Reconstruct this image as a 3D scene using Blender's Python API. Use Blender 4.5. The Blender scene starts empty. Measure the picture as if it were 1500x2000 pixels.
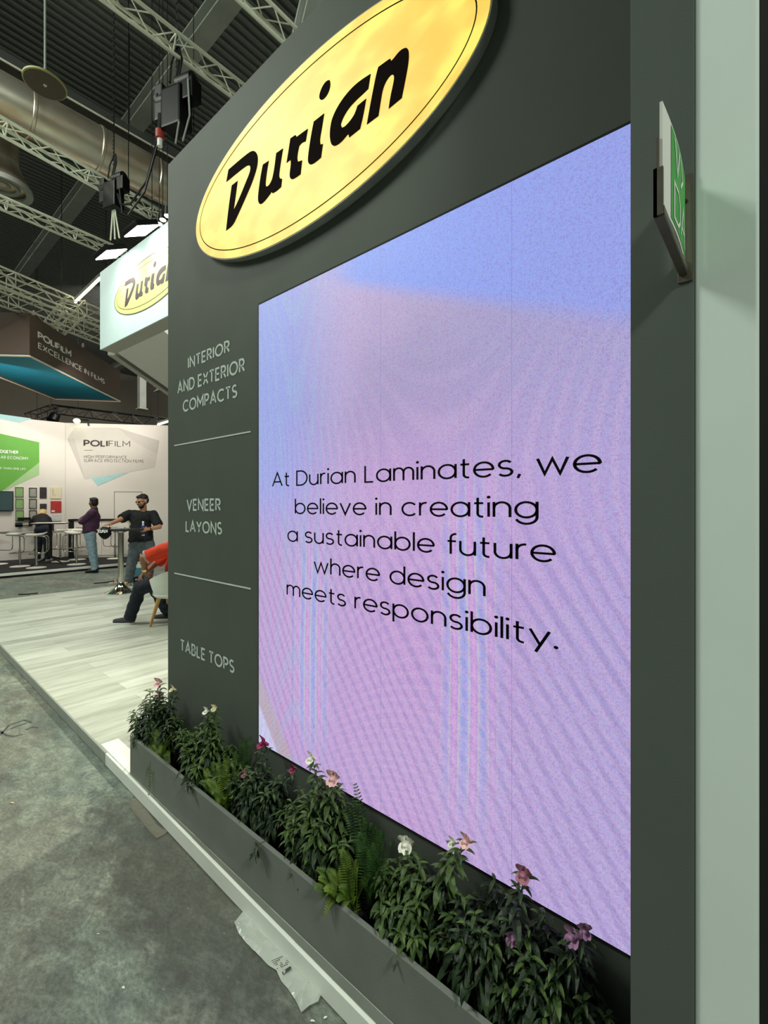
import bpy, bmesh, math, random
from mathutils import Vector, Matrix, noise
random.seed(7)
SC = bpy.context.scene
COL = SC.collection
PI = math.pi
rad = math.radians

# ---------------------------------------------------------------- camera
EYE = 1.6
FPX = 900.0
HOR = 988.0
cam_d = bpy.data.cameras.new('camera')
cam = bpy.data.objects.new('camera', cam_d)
COL.objects.link(cam)
cam.location = (0, 0, EYE)
AL = math.atan2(1047, FPX)                        # the booth wall turns away at this angle
YAW = PI / 2 - AL                                 # the wall runs along the x axis, the camera looks left of its normal
cam.rotation_euler = (PI / 2, 0, YAW)
cam_d.sensor_fit = 'VERTICAL'
cam_d.sensor_height = 24.0
cam_d.lens = 24.0 * FPX / 2000.0
cam_d.shift_y = -(1000.0 - HOR) / 2000.0
cam_d.clip_start = 0.05
cam_d.clip_end = 200
SC.camera = cam

# ---------------------------------------------------------------- frames
U = Vector((-1, 0, 0))                            # along the booth wall, away from the camera
N = Vector((0, 1, 0))                             # into the booth wall
ANG = 0.0
D = 1.25                                          # distance eye - booth wall


def WP(s, d, z):
    p = -U * s + N * d
    return Vector((p.x, p.y, z))


def CP(x, y, z=0.0):
    """a point given right of, ahead of and above the camera's foot"""
    return Vector((x * math.cos(YAW) - y * math.sin(YAW), x * math.sin(YAW) + y * math.cos(YAW), z))


# ---------------------------------------------------------------- light and exposure
SC.view_settings.view_transform = 'Standard'
SC.view_settings.look = 'None'
SC.view_settings.exposure = 0.0
SC.view_settings.gamma = 1.0
SC.view_settings.use_curve_mapping = False
world = bpy.data.worlds.new('hall_ambience')
SC.world = world
world.use_nodes = True
bg = world.node_tree.nodes['Background']
bg.inputs[0].default_value = (0.90, 1.0, 0.93, 1)
bg.inputs[1].default_value = 0.14


def area(name, loc, target, size, power, color=(1, 1, 1), sy=None):
    l = bpy.data.lights.new(name, 'AREA')
    l.energy = power
    l.color = color
    l.shape = 'RECTANGLE'
    l.size = size
    l.size_y = sy or size
    o = bpy.data.objects.new(name, l)
    COL.objects.link(o)
    loc, target = CP(*loc), CP(*target)
    o.location = loc
    o.rotation_euler = (target - loc).to_track_quat('-Z', 'Y').to_euler()
    return o


def spot(name, loc, target, power, angle, color=(1, 1, 1), r=0.15, blend=0.5):
    l = bpy.data.lights.new(name, 'SPOT')
    l.energy = power
    l.color = color
    l.spot_size = rad(angle)
    l.spot_blend = blend
    l.shadow_soft_size = r
    o = bpy.data.objects.new(name, l)
    COL.objects.link(o)
    loc, target = CP(*loc), CP(*target)
    o.location = loc
    o.rotation_euler = (target - loc).to_track_quat('-Z', 'Y').to_euler()
    return o


GREEN_WHITE = (0.92, 1.0, 0.88)
# hall lamps hanging over the aisle behind and beside the camera, plus added spot
area('hall_lamp', (3.8, -4.8, 8.0), (-1.0, 1.6, 1.2), 1.0, 580, GREEN_WHITE)
area('hall_lamp', (-8.7, 2.2, 9.3), (-2.6, 2.0, 0.8), 2.6, 740, GREEN_WHITE)
area('hall_lamp', (-15, 9, 10.0), (-14, 12, 0), 4.0, 380, (1, 0.97, 0.86))
spot('canopy_fill_spot', (-6.5, 3.5, 9.0), (-8.8, 13.0, 5.5), 2600, 30, (1, 0.97, 0.88), 0.4, 0.6)  # added spot without a fixture, brightens the brown canopy and its words
# booth lamps on the truss over the stand in front
area('booth_lamp', (-1.6, 7.6, 5.2), (-3.2, 4.8, 0), 0.9, 62, (0.95, 1.0, 0.88))
area('booth_lamp', (-4.6, 5.2, 5.6), (-4.4, 5.6, 0), 1.4, 45, (0.97, 1.0, 0.88))
spot('booth_spot', (-0.2, 5.4, 4.6), (-2.3, 1.7, 0), 760, 80, (1.0, 0.98, 0.80), 0.09, 0.8)
# lamps over the neighbour stand
area('stand_lamp', (-7.3, 11.6, 4.6), (-8.6, 13.8, 1.6), 1.0, 58, (1.0, 0.94, 0.88))
area('stand_lamp', (-8.9, 11.0, 4.6), (-11.0, 12.8, 1.6), 1.0, 50, (1.0, 0.97, 0.93))
area('hall_lamp', (-9, 18, 9.8), (-9, 22, 6.0), 3.0, 900, (1, 0.96, 0.88))


# ---------------------------------------------------------------- materials
def lin(c):
    return tuple((v / 255 / 12.92) if v / 255 <= 0.04045 else ((v / 255 + 0.055) / 1.055) ** 2.4 for v in c)


def new_mat(name):
    m = bpy.data.materials.new(name)
    m.use_nodes = True
    return m, m.node_tree, m.node_tree.nodes['Principled BSDF']


def mat(name, c, rough=0.6, metal=0.0, vary=0.0, scale=8.0, bump=0.0, bscale=60.0, emit=None, es=0.0, trans=0.0):
    """c is an sRGB albedo 0..255"""
    m, t, b = new_mat(name)
    l = lin(c)
    b.inputs['Base Color'].default_value = (*l, 1)
    b.inputs['Roughness'].default_value = rough
    b.inputs['Metallic'].default_value = metal
    if emit:
        b.inputs['Emission Color'].default_value = (*lin(emit), 1)
        b.inputs['Emission Strength'].default_value = es
    tc = t.nodes.new('ShaderNodeTexCoord')
    if vary > 0:
        nz = t.nodes.new('ShaderNodeTexNoise')
        nz.inputs['Scale'].default_value = scale
        nz.inputs['Detail'].default_value = 6
        t.links.new(tc.outputs['Object'], nz.inputs['Vector'])
        r = t.nodes.new('ShaderNodeValToRGB')
        r.color_ramp.elements[0].position = 0.3
        r.color_ramp.elements[1].position = 0.7
        r.color_ramp.elements[0].color = (*[max(0, v * (1 - vary)) for v in l], 1)
        r.color_ramp.elements[1].color = (*[min(1, v * (1 + vary)) for v in l], 1)
        t.links.new(nz.outputs['Fac'], r.inputs['Fac'])
        t.links.new(r.outputs['Color'], b.inputs['Base Color'])
    if bump > 0:
        nb = t.nodes.new('ShaderNodeTexNoise')
        nb.inputs['Scale'].default_value = bscale
        nb.inputs['Detail'].default_value = 4
        t.links.new(tc.outputs['Object'], nb.inputs['Vector'])
        bp = t.nodes.new('ShaderNodeBump')
        bp.inputs['Strength'].default_value = bump
        bp.inputs['Distance'].default_value = 0.01
        t.links.new(nb.outputs['Fac'], bp.inputs['Height'])
        t.links.new(bp.outputs['Normal'], b.inputs['Normal'])
    return m


M = {}
M['charcoal'] = mat('charcoal_laminate', (86, 92, 85), 0.62, vary=0.06, scale=3, bump=0.05, bscale=300)
M['pillar'] = mat('grey_laminate', (90, 97, 91), 0.55, vary=0.05, scale=3, bump=0.05, bscale=300)
M['planter'] = mat('planter_paint', (118, 122, 115), 0.6, vary=0.08, scale=6, bump=0.08, bscale=200)
M['letter_grey'] = mat('pale_lettering', (205, 216, 206), 0.6, vary=0.03, scale=20)
M['white_post'] = mat('white_painted_panel', (224, 236, 230), 0.6, vary=0.05, scale=2)
M['black'] = mat('black_board', (8, 8, 9), 0.8, vary=0.1)
M['black_plastic'] = mat('black_plastic', (8, 8, 9), 0.45, vary=0.15, scale=12)
M['black_metal'] = mat('black_metal', (16, 16, 17), 0.5, 0.2, vary=0.1)
M['soil'] = mat('dark_soil', (26, 22, 18), 0.95, vary=0.4, scale=80, bump=0.6, bscale=120)
M['white'] = mat('white_paint', (226, 226, 218), 0.5, vary=0.02, scale=4)
M['white_trim'] = mat('white_trim_paint', (236, 239, 230), 0.45, vary=0.05, scale=5)
M['grey_trim'] = mat('grey_edge_profile', (150, 155, 146), 0.5, vary=0.08, scale=9)
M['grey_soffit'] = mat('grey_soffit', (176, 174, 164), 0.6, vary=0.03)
M['chrome'] = mat('chrome', (212, 208, 196), 0.12, 1.0, vary=0.03)
M['alu'] = mat('aluminium_tube', (232, 234, 214), 0.45, 0.15, vary=0.06)
M['steel_beam'] = mat('painted_steel', (150, 154, 146), 0.6, vary=0.12, scale=2)
M['wood'] = mat('beech_wood', (206, 158, 92), 0.5, vary=0.12, scale=9)
M['fabric_grey'] = mat('cable', (14, 14, 15), 0.6, vary=0.1)
M['stainless'] = mat('brushed_steel_plate', (126, 120, 108), 0.4, 0.8, vary=0.1, scale=30)
M['skin'] = mat('skin', (178, 128, 98), 0.5, vary=0.06, scale=12)
M['skin_dark'] = mat('skin_deep', (148, 98, 70), 0.5, vary=0.06, scale=12)
M['hair'] = mat('dark_hair', (20, 16, 15), 0.55, vary=0.3, scale=60, bump=0.4, bscale=150)
M['blond'] = mat('blond_hair', (206, 176, 116), 0.55, vary=0.25, scale=60, bump=0.4, bscale=150)
M['black_shirt'] = mat('black_cotton', (13, 13, 14), 0.85, vary=0.3, scale=14, bump=0.3, bscale=40)
M['navy_knit'] = mat('dark_knit', (24, 20, 24), 0.9, vary=0.2, scale=20, bump=0.3, bscale=80)
M['purple_shirt'] = mat('purple_cotton', (76, 42, 70), 0.8, vary=0.2, scale=14, bump=0.4, bscale=30)
M['jeans_light'] = mat('light_denim', (138, 162, 172), 0.85, vary=0.22, scale=10, bump=0.4, bscale=40)
M['jeans_mid'] = mat('grey_blue_denim', (88, 96, 102), 0.85, vary=0.3, scale=8, bump=0.4, bscale=40)
M['jeans_dark'] = mat('dark_denim', (18, 25, 40), 0.85, vary=0.3, scale=9, bump=0.4, bscale=40)
M['red_shirt'] = mat('orange_red_polo', (226, 62, 28), 0.8, vary=0.08, scale=10, bump=0.3, bscale=40)
M['shoe_grey'] = mat('grey_knit_shoe', (58, 60, 62), 0.85, vary=0.2, scale=40)
M['shoe_black'] = mat('black_leather', (14, 13, 13), 0.5, vary=0.2)
M['lens'] = mat('dark_glasses', (12, 12, 12), 0.2)
M['gold'] = mat('pale_metal_watch', (220, 200, 150), 0.25, 0.9)


for k_ in ('charcoal', 'black_plastic', 'pillar', 'planter'):
    M[k_].node_tree.nodes['Principled BSDF'].inputs['Specular IOR Level'].default_value = .18


def emis(name, c, s):
    return mat(name, (20, 20, 20), 0.5, emit=c, es=s)


M['lamp_white'] = emis('lamp_glass', (250, 255, 246), 14)
M['lamp_warm'] = emis('lamp_glass_warm', (255, 246, 205), 8)


# ---------------------------------------------------------------- mesh builder
class MB:
    def __init__(self):
        self.v = []
        self.f = []

    def add(self, vs, fs):
        o = len(self.v)
        self.v += [Vector(p) for p in vs]
        self.f += [tuple(i + o for i in f) for f in fs]
        return self

    def box(self, x0, x1, y0, y1, z0, z1):
        p = [(x, y, z) for z in (z0, z1) for y in (y0, y1) for x in (x0, x1)]
        return self.add(p, [(0, 2, 3, 1), (4, 5, 7, 6), (0, 1, 5, 4), (2, 6, 7, 3), (0, 4, 6, 2), (1, 3, 7, 5)])

    def prism(self, pts, z0, z1):
        """pts: plan polygon (x,y)"""
        n = len(pts)
        vs = [(x, y, z0) for x, y in pts] + [(x, y, z1) for x, y in pts]
        fs = [tuple(range(n - 1, -1, -1)), tuple(range(n, 2 * n))]
        fs += [(i, (i + 1) % n, n + (i + 1) % n, n + i) for i in range(n)]
        return self.add(vs, fs)

    def poly(self, pts3):
        return self.add(pts3, [tuple(range(len(pts3)))])

    def tube(self, pts, r, seg=8, cap=True):
        """polyline tube; r scalar or list"""
        pts = [Vector(p) for p in pts]
        rs = r if isinstance(r, (list, tuple)) else [r] * len(pts)
        rings = []
        up = None
        for i, p in enumerate(pts):
            a = pts[max(0, i - 1)]
            b = pts[min(len(pts) - 1, i + 1)]
            t = (b - a)
            t = t.normalized() if t.length > 1e-9 else Vector((0, 0, 1))
            if up is None:
                up = Vector((0, 0, 1)) if abs(t.z) < 0.9 else Vector((1, 0, 0))
            x = t.cross(up)
            if x.length < 1e-6:
                x = t.orthogonal()
            x.normalize()
            y = x.cross(t).normalized()
            up = y
            rings.append([p + (x * math.cos(2 * PI * k / seg) + y * math.sin(2 * PI * k / seg)) * rs[i] for k in range(seg)])
        vs = [q for ring in rings for q in ring]
        fs = []
        for i in range(len(pts) - 1):
            for k in range(seg):
                k2 = (k + 1) % seg
                fs.append((i * seg + k, i * seg + k2, (i + 1) * seg + k2, (i + 1) * seg + k))
        if cap:
            fs.append(tuple(range(seg - 1, -1, -1)))
            fs.append(tuple((len(pts) - 1) * seg + k for k in range(seg)))
        return self.add(vs, fs)

    def lathe(self, prof, seg=24, c=(0, 0, 0), loop=False):
        """prof [(r,z)]"""
        c = Vector(c)
        vs = [c + Vector((r * math.cos(2 * PI * k / seg), r * math.sin(2 * PI * k / seg), z)) for r, z in prof for k in range(seg)]
        fs = []
        for i in range(len(prof) - 1):
            for k in range(seg):
                k2 = (k + 1) % seg
                fs.append((i * seg + k, i * seg + k2, (i + 1) * seg + k2, (i + 1) * seg + k))
        if loop:
            m = (len(prof) - 1) * seg
            for k in range(seg):
                k2 = (k + 1) % seg
                fs.append((m + k, m + k2, k2, k))
        else:
            fs.append(tuple(range(seg - 1, -1, -1)))
            fs.append(tuple((len(prof) - 1) * seg + k for k in range(seg)))
        return self.add(vs, fs)

    def ell(self, c, r, seg=16, rings=10, mtx=None):
        c = Vector(c)
        vs = []
        for i in range(rings + 1):
            th = PI * i / rings
            for k in range(seg):
                ph = 2 * PI * k / seg
                p = Vector((r[0] * math.sin(th) * math.cos(ph), r[1] * math.sin(th) * math.sin(ph), r[2] * math.cos(th)))
                if mtx is not None:
                    p = mtx @ p
                vs.append(c + p)
        fs = []
        for i in range(rings):
            for k in range(seg):
                k2 = (k + 1) % seg
                fs.append((i * seg + k, (i + 1) * seg + k, (i + 1) * seg + k2, i * seg + k2))
        return self.add(vs, fs)

    def build(self, name, m=None, parent=None, smooth=False, bevel=0.0, loc=None, rotz=None, weld=False):
        me = bpy.data.meshes.new(name)
        me.from_pydata([tuple(p) for p in self.v], [], self.f)
        bm = bmesh.new()
        bm.from_mesh(me)
        if weld:
            bmesh.ops.remove_doubles(bm, verts=bm.verts, dist=1e-5)
        bmesh.ops.recalc_face_normals(bm, faces=bm.faces)
        if bevel > 0:
            es = [e for e in bm.edges if len(e.link_faces) == 2 and e.calc_face_angle(0) > 0.5]
            bmesh.ops.bevel(bm, geom=es, offset=bevel, segments=2, profile=0.7, affect='EDGES', clamp_overlap=True)
        bm.to_mesh(me)
        bm.free()
        if smooth:
            for p in me.polygons:
                p.use_smooth = True
            try:
                me.set_sharp_from_angle(angle=rad(40))
            except Exception:
                pass
        if m is not None:
            me.materials.append(M[m] if isinstance(m, str) else m)
        o = bpy.data.objects.new(name, me)
        COL.objects.link(o)
        if parent is not None:
            o.parent = parent
        if loc is not None:
            o.location = loc
        if rotz is not None:
            o.rotation_euler = (0, 0, rotz)
        return o


def tag(o, label=None, cat=None, group=None, kind=None):
    if label:
        o['label'] = label
    if cat:
        o['category'] = cat
    if group:
        o['group'] = group
    if kind:
        o['kind'] = kind
    return o


def thing(name, loc, label, cat, rotz=0.0, group=None):
    o = bpy.data.objects.new(name, None)
    o.empty_display_size = 0.1
    COL.objects.link(o)
    o.location = loc
    o.rotation_euler = (0, 0, rotz)
    return tag(o, label, cat, group, 'thing')


def wthing(name, s, d, z, label, cat, group=None):
    return thing(name, WP(s, d, z), label, cat, ANG, group)


def struct(o):
    o['kind'] = 'structure'
    return o


def copy_tree(o, parent=None):
    c = o.copy()
    COL.objects.link(c)
    if parent is not None:
        c.parent = parent
    for ch in list(o.children):
        copy_tree(ch, c)
    return c


# pixel helpers: a point of the photograph at a known depth, height or plane
def ray(px, py):
    return CP((px - 750) / FPX, 1.0, (HOR - py) / FPX)


def at_depth(px, py, Y):
    return Vector((0, 0, EYE)) + ray(px, py) * Y


def at_height(px, py, z):
    r = ray(px, py)
    return Vector((0, 0, EYE)) + r * ((z - EYE) / r.z)


def at_plane(px, py, p0, nrm):
    r = ray(px, py)
    e = Vector((0, 0, EYE))
    return e + r * ((Vector(p0) - e).dot(nrm) / r.dot(nrm))


def on_wall(px, py, d=D):
    """(s, z) on a plane parallel to the booth wall"""
    r = ray(px, py)
    t = d / r.dot(N)
    return -t * r.dot(U), EYE + r.z * t


# ---------------------------------------------------------------- stroke lettering
def arc(cx, cy, rx, ry, a0, a1, n=14):
    return [(cx + rx * math.cos(rad(a0 + (a1 - a0) * i / n)), cy + ry * math.sin(rad(a0 + (a1 - a0) * i / n))) for i in range(n + 1)]


CAPS = {
    'A': (.80, [[(0, 0), (.40, 1), (.80, 0)], [(.13, .32), (.67, .32)]]),
    'B': (.58, [[(.3, 1), (0, 1), (0, 0), (.32, 0)] + arc(.32, .26, .25, .26, -90, 90) + [(0, .52)], [(.3, 1)] + arc(.3, .76, .22, .24, 90, -90)]),
    'C': (.84, [arc(.5, .5, .5, .5, 48, 312, 24)]),
    'D': (.76, [[(0, 0), (0, 1), (.28, 1)] + arc(.28, .5, .48, .5, 90, -90, 20) + [(0, 0)]]),
    'E': (.52, [[(.52, 1), (0, 1), (0, 0), (.52, 0)], [(0, .51), (.46, .51)]]),
    'F': (.50, [[(.50, 1), (0, 1), (0, 0)], [(0, .5), (.44, .5)]]),
    'G': (.92, [arc(.5, .5, .5, .5, 48, 352, 26) + [(.56, .46)]]),
    'H': (.70, [[(0, 0), (0, 1)], [(.7, 0), (.7, 1)], [(0, .51), (.7, .51)]]),
    'I': (.0, [[(0, 0), (0, 1)]]),
    'L': (.46, [[(0, 1), (0, 0), (.46, 0)]]),
    'M': (.86, [[(0, 0), (0, 1), (.43, .34), (.86, 1), (.86, 0)]]),
    'N': (.70, [[(0, 0), (0, 1), (.7, 0), (.7, 1)]]),
    'O': (1.0, [arc(.5, .5, .5, .5, 0, 360, 32)]),
    'P': (.56, [[(0, 0), (0, 1), (.28, 1)] + arc(.28, .72, .28, .28, 90, -90) + [(0, .44)]]),
    'R': (.60, [[(0, 0), (0, 1), (.28, 1)] + arc(.28, .73, .28, .27, 90, -90) + [(0, .46)], [(.28, .46), (.60, 0)]]),
    'S': (.54, [arc(.27, .745, .25, .255, 35, 270, 14) + arc(.27, .245, .27, .245, 88, -145, 14)]),
    'T': (.62, [[(0, 1), (.62, 1)], [(.31, 1), (.31, 0)]]),
    'U': (.66, [[(0, 1), (0, .33)] + arc(.33, .33, .33, .33, 180, 360) + [(.66, 1)]]),
    'V': (.76, [[(0, 1), (.38, 0), (.76, 1)]]),
    'X': (.68, [[(0, 0), (.68, 1)], [(0, 1), (.68, 0)]]),
    'Y': (.70, [[(0, 1), (.35, .45), (.70, 1)], [(.35, .45), (.35, 0)]]),
}
LOW = {
    'a': (.72, [arc(.36, .36, .36, .36, 0, 360, 28), [(.72, .74), (.72, 0)]]),
    'b': (.72, [arc(.36, .36, .36, .36, 0, 360, 28), [(0, 1.06), (0, 0)]]),
    'c': (.66, [arc(.36, .36, .36, .36, 42, 318, 24)]),
    'd': (.72, [arc(.36, .36, .36, .36, 0, 360, 28), [(.72, 1.06), (.72, 0)]]),
    'e': (.72, [[(0, .36)] + [(.72, .36)] + arc(.36, .36, .36, .36, 0, 318, 26)]),
    'f': (.34, [[(.38, 1.06)] + arc(.34, .86, .20, .20, 90, 180, 8) + [(.14, 0)], [(0, .68), (.36, .68)]]),
    'g': (.72, [arc(.36, .36, .36, .36, 0, 360, 28), [(.72, .74), (.72, .02)] + arc(.36, .02, .36, .32, 0, -160, 18)]),
    'h': (.58, [[(0, 1.06), (0, 0)], [(0, .40)] + arc(.29, .43, .29, .29, 180, 0, 16) + [(.58, 0)]]),
    'i': (.0, [[(0, .72), (0, 0)], 'dot0']),
    'l': (.0, [[(0, 1.06), (0, 0)]]),
    'm': (.96, [[(0, .74), (0, 0)], [(0, .42)] + arc(.24, .46, .24, .26, 180, 0, 14) + [(.48, 0)], [(.48, .42)] + arc(.72, .46, .24, .26, 180, 0, 14) + [(.96, 0)]]),
    'n': (.58, [[(0, .74), (0, 0)], [(0, .40)] + arc(.29, .43, .29, .29, 180, 0, 16) + [(.58, 0)]]),
    'o': (.72, [arc(.36, .36, .36, .36, 0, 360, 28)]),
    'p': (.72, [arc(.36, .36, .36, .36, 0, 360, 28), [(0, .74), (0, -.32)]]),
    'r': (.30, [[(0, .74), (0, 0)], [(0, .42)] + arc(.27, .45, .27, .27, 180, 80, 8)]),
    's': (.48, [arc(.24, .54, .22, .185, 30, 270, 12) + arc(.24, .18, .24, .18, 88, -150, 12)]),
    't': (.36, [[(.14, .96), (.14, .16)] + arc(.30, .16, .16, .16, 180, 270, 6) + [(.36, 0)], [(0, .68), (.36, .68)]]),
    'u': (.58, [[(.58, .72), (.58, 0)], [(0, .72), (0, .30)] + arc(.29, .29, .29, .29, 180, 360, 16)]),
    'v': (.62, [[(0, .72), (.31, 0), (.62, .72)]]),
    'w': (.94, [[(0, .72), (.23, 0), (.47, .68), (.71, 0), (.94, .72)]]),
    'y': (.62, [[(0, .72), (.33, .02)], [(.62, .72), (.18, -.32)]]),
    ',': (.06, [[(.07, .06), (0, -.14)]]),
    '.': (.0, ['dotb']),
}
GLYPH = dict(CAPS)
GLYPH.update(LOW)


def ribbon(mb, pts, t, put):
    """flat mitred stroke along pts, drawn through put(x,y)->3D"""
    pts = [Vector((p[0], p[1])) for p in pts]
    closed = (pts[0] - pts[-1]).length < 1e-6
    n = len(pts)
    L, R = [], []
    for i in range(n):
        if closed and i in (0, n - 1):
            a, b = pts[-2], pts[1]
        else:
            a, b = pts[max(0, i - 1)], pts[min(n - 1, i + 1)]
        p = pts[i]
        d1 = (p - a) if (p - a).length > 1e-9 else (b - p)
        d2 = (b - p) if (b - p).length > 1e-9 else d1
        d1 = d1.normalized()
        d2 = d2.normalized()
        n1 = Vector((-d1.y, d1.x))
        n2 = Vector((-d2.y, d2.x))
        m = n1 + n2
        if m.length < 1e-6:
            m = n1.copy()
        m.normalize()
        k = t / 2 / max(0.38, m.dot(n1))
        L.append(put(p + m * k))
        R.append(put(p - m * k))
    vs = L + R
    fs = [(i, i + 1, n + i + 1, n + i) for i in range(n - 1)]
    mb.add(vs, fs)


def text_width(s, gap, space):
    w = 0
    for ch in s:
        w += space if ch == ' ' else GLYPH[ch][0] + gap
    return w - gap


def letters(mb, s, put, weight=0.1, gap=0.22, space=0.42, bold_to=None, bold=0.2):
    """draw s with cap height 1 from x=0; returns width. put maps glyph units to 3D"""
    x = 0.0
    for i, ch in enumerate(s):
        if ch == ' ':
            x += space
            continue
        w, strokes = GLYPH[ch]
        t = bold if (bold_to is not None and i < bold_to) else weight
        for st in strokes:
            if isinstance(st, str):
                cy = .98 if st == 'dot0' else .065
                r = t * 0.72
                mb.add([put(Vector((x, cy)))] + [put(Vector((x + r * math.cos(q * PI / 6), cy + r * math.sin(q * PI / 6)))) for q in range(12)],
                       [(0, 1 + q, 1 + (q + 1) % 12) for q in range(12)])
            else:
                ribbon(mb, [(x + px, py) for px, py in st], t, put)
        x += w + gap
    return x - gap


def line_of_text(name, s, parent, m, x0, x1, zb, h, y=-0.0015, **kw):
    """a text line on a local wall plane (x right, z up) between x0 and x1, baseline zb, cap height h; one part per word"""
    gap = kw.get('gap', 0.22)
    space = kw.get('space', 0.42)
    kx = (x1 - x0) / text_width(s, gap, space)
    t = kw.get('weight', 0.1)
    x = 0.0
    for word in s.split(' '):
        mb = MB()
        letters(mb, word, lambda p: (x0 + (x + p.x) * kx, y, zb + h * (t / 2 + p.y * (1 - t))), **kw)
        mb.build(name, m, parent)
        x += text_width(word, gap, space) + gap + space


def flat_poly(mb, pts, put):
    mb.add([put(Vector(p)) for p in pts], [tuple(range(len(pts)))])

# ================================================================ setting
def floor_material():
    m, t, b = new_mat('worn_hall_floor')
    L = t.links.new
    tc = t.nodes.new('ShaderNodeTexCoord')
    mp = t.nodes.new('ShaderNodeMapping')
    mp.inputs['Rotation'].default_value = (0, 0, rad(-35))
    mp.inputs['Scale'].default_value = (1, 1.6, 1)
    L(tc.outputs['Object'], mp.inputs['Vector'])

    def nz(scale, det, rough=0.6, dist=0.0):
        q = t.nodes.new('ShaderNodeTexNoise')
        q.inputs['Scale'].default_value = scale
        q.inputs['Detail'].default_value = det
        q.inputs['Roughness'].default_value = rough
        q.inputs['Distortion'].default_value = dist
        L(mp.outputs[0], q.inputs['Vector'])
        return q

    def ramp(src, stops):
        r = t.nodes.new('ShaderNodeValToRGB')
        e = r.color_ramp.elements
        e[0].position, e[0].color = stops[0][0], (*lin(stops[0][1]), 1)
        e[1].position, e[1].color = stops[-1][0], (*lin(stops[-1][1]), 1)
        for p, c in stops[1:-1]:
            q = e.new(p)
            q.color = (*lin(c), 1)
        L(src.outputs['Fac'], r.inputs['Fac'])
        return r

    def mix(a, bb, fac, mode='MIX'):
        x = t.nodes.new('ShaderNodeMix')
        x.data_type = 'RGBA'
        x.blend_type = mode
        if isinstance(fac, float):
            x.inputs[0].default_value = fac
        else:
            L(fac, x.inputs[0])
        L(a, x.inputs[6])
        L(bb, x.inputs[7])
        return x.outputs[2]
    big = ramp(nz(1.5, 9, 0.70, 0.5), [(0.30, (62, 67, 64)), (0.48, (114, 121, 114)), (0.60, (138, 145, 136)), (0.75, (194, 198, 186))])
    mid = ramp(nz(9, 8, 0.7, 0.8), [(0.33, (96, 96, 92)), (0.52, (168, 172, 164)), (0.72, (236, 238, 228))])
    tint = ramp(nz(0.7, 3), [(0.42, (176, 168, 154)), (0.58, (146, 168, 164))])
    c1 = mix(big.outputs[0], mid.outputs[0], 0.9, 'OVERLAY')
    c2 = mix(c1, tint.outputs[0], 0.20)
    fine = ramp(nz(48, 4, 0.75), [(0.35, (90, 90, 86)), (0.6, (200, 200, 196))])
    c3 = mix(c2, fine.outputs[0], 0.5, 'OVERLAY')
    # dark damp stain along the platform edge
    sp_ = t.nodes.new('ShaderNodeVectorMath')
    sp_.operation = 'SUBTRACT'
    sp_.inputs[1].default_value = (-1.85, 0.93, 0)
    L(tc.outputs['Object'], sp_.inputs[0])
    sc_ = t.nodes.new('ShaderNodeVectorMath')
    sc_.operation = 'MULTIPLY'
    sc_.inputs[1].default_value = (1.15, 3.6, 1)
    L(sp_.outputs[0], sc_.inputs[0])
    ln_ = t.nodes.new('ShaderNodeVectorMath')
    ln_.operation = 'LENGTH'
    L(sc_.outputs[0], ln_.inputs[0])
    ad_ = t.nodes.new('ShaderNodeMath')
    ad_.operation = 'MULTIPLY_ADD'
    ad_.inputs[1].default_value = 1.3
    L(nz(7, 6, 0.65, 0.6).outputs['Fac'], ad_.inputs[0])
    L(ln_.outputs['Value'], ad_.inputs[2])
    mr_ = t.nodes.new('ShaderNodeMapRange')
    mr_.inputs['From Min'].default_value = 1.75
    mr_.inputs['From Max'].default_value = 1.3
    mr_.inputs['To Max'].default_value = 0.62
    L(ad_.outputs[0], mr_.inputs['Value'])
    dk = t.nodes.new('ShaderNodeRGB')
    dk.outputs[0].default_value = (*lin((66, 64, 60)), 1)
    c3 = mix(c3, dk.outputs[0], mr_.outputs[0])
    # pale specks of grit
    sp = ramp(nz(30, 2, 0.5), [(0.70, (0, 0, 0)), (0.75, (120, 120, 112))])
    c4 = mix(c3, sp.outputs[0], 0.5, 'ADD')
    L(c4, b.inputs['Base Color'])
    b.inputs['Roughness'].default_value = 0.55
    bp = t.nodes.new('ShaderNodeBump')
    bp.inputs['Strength'].default_value = 0.35
    bp.inputs['Distance'].default_value = 0.01
    L(nz(22, 8, 0.7).outputs['Fac'], bp.inputs['Height'])
    L(bp.outputs[0], b.inputs['Normal'])
    return m


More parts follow.
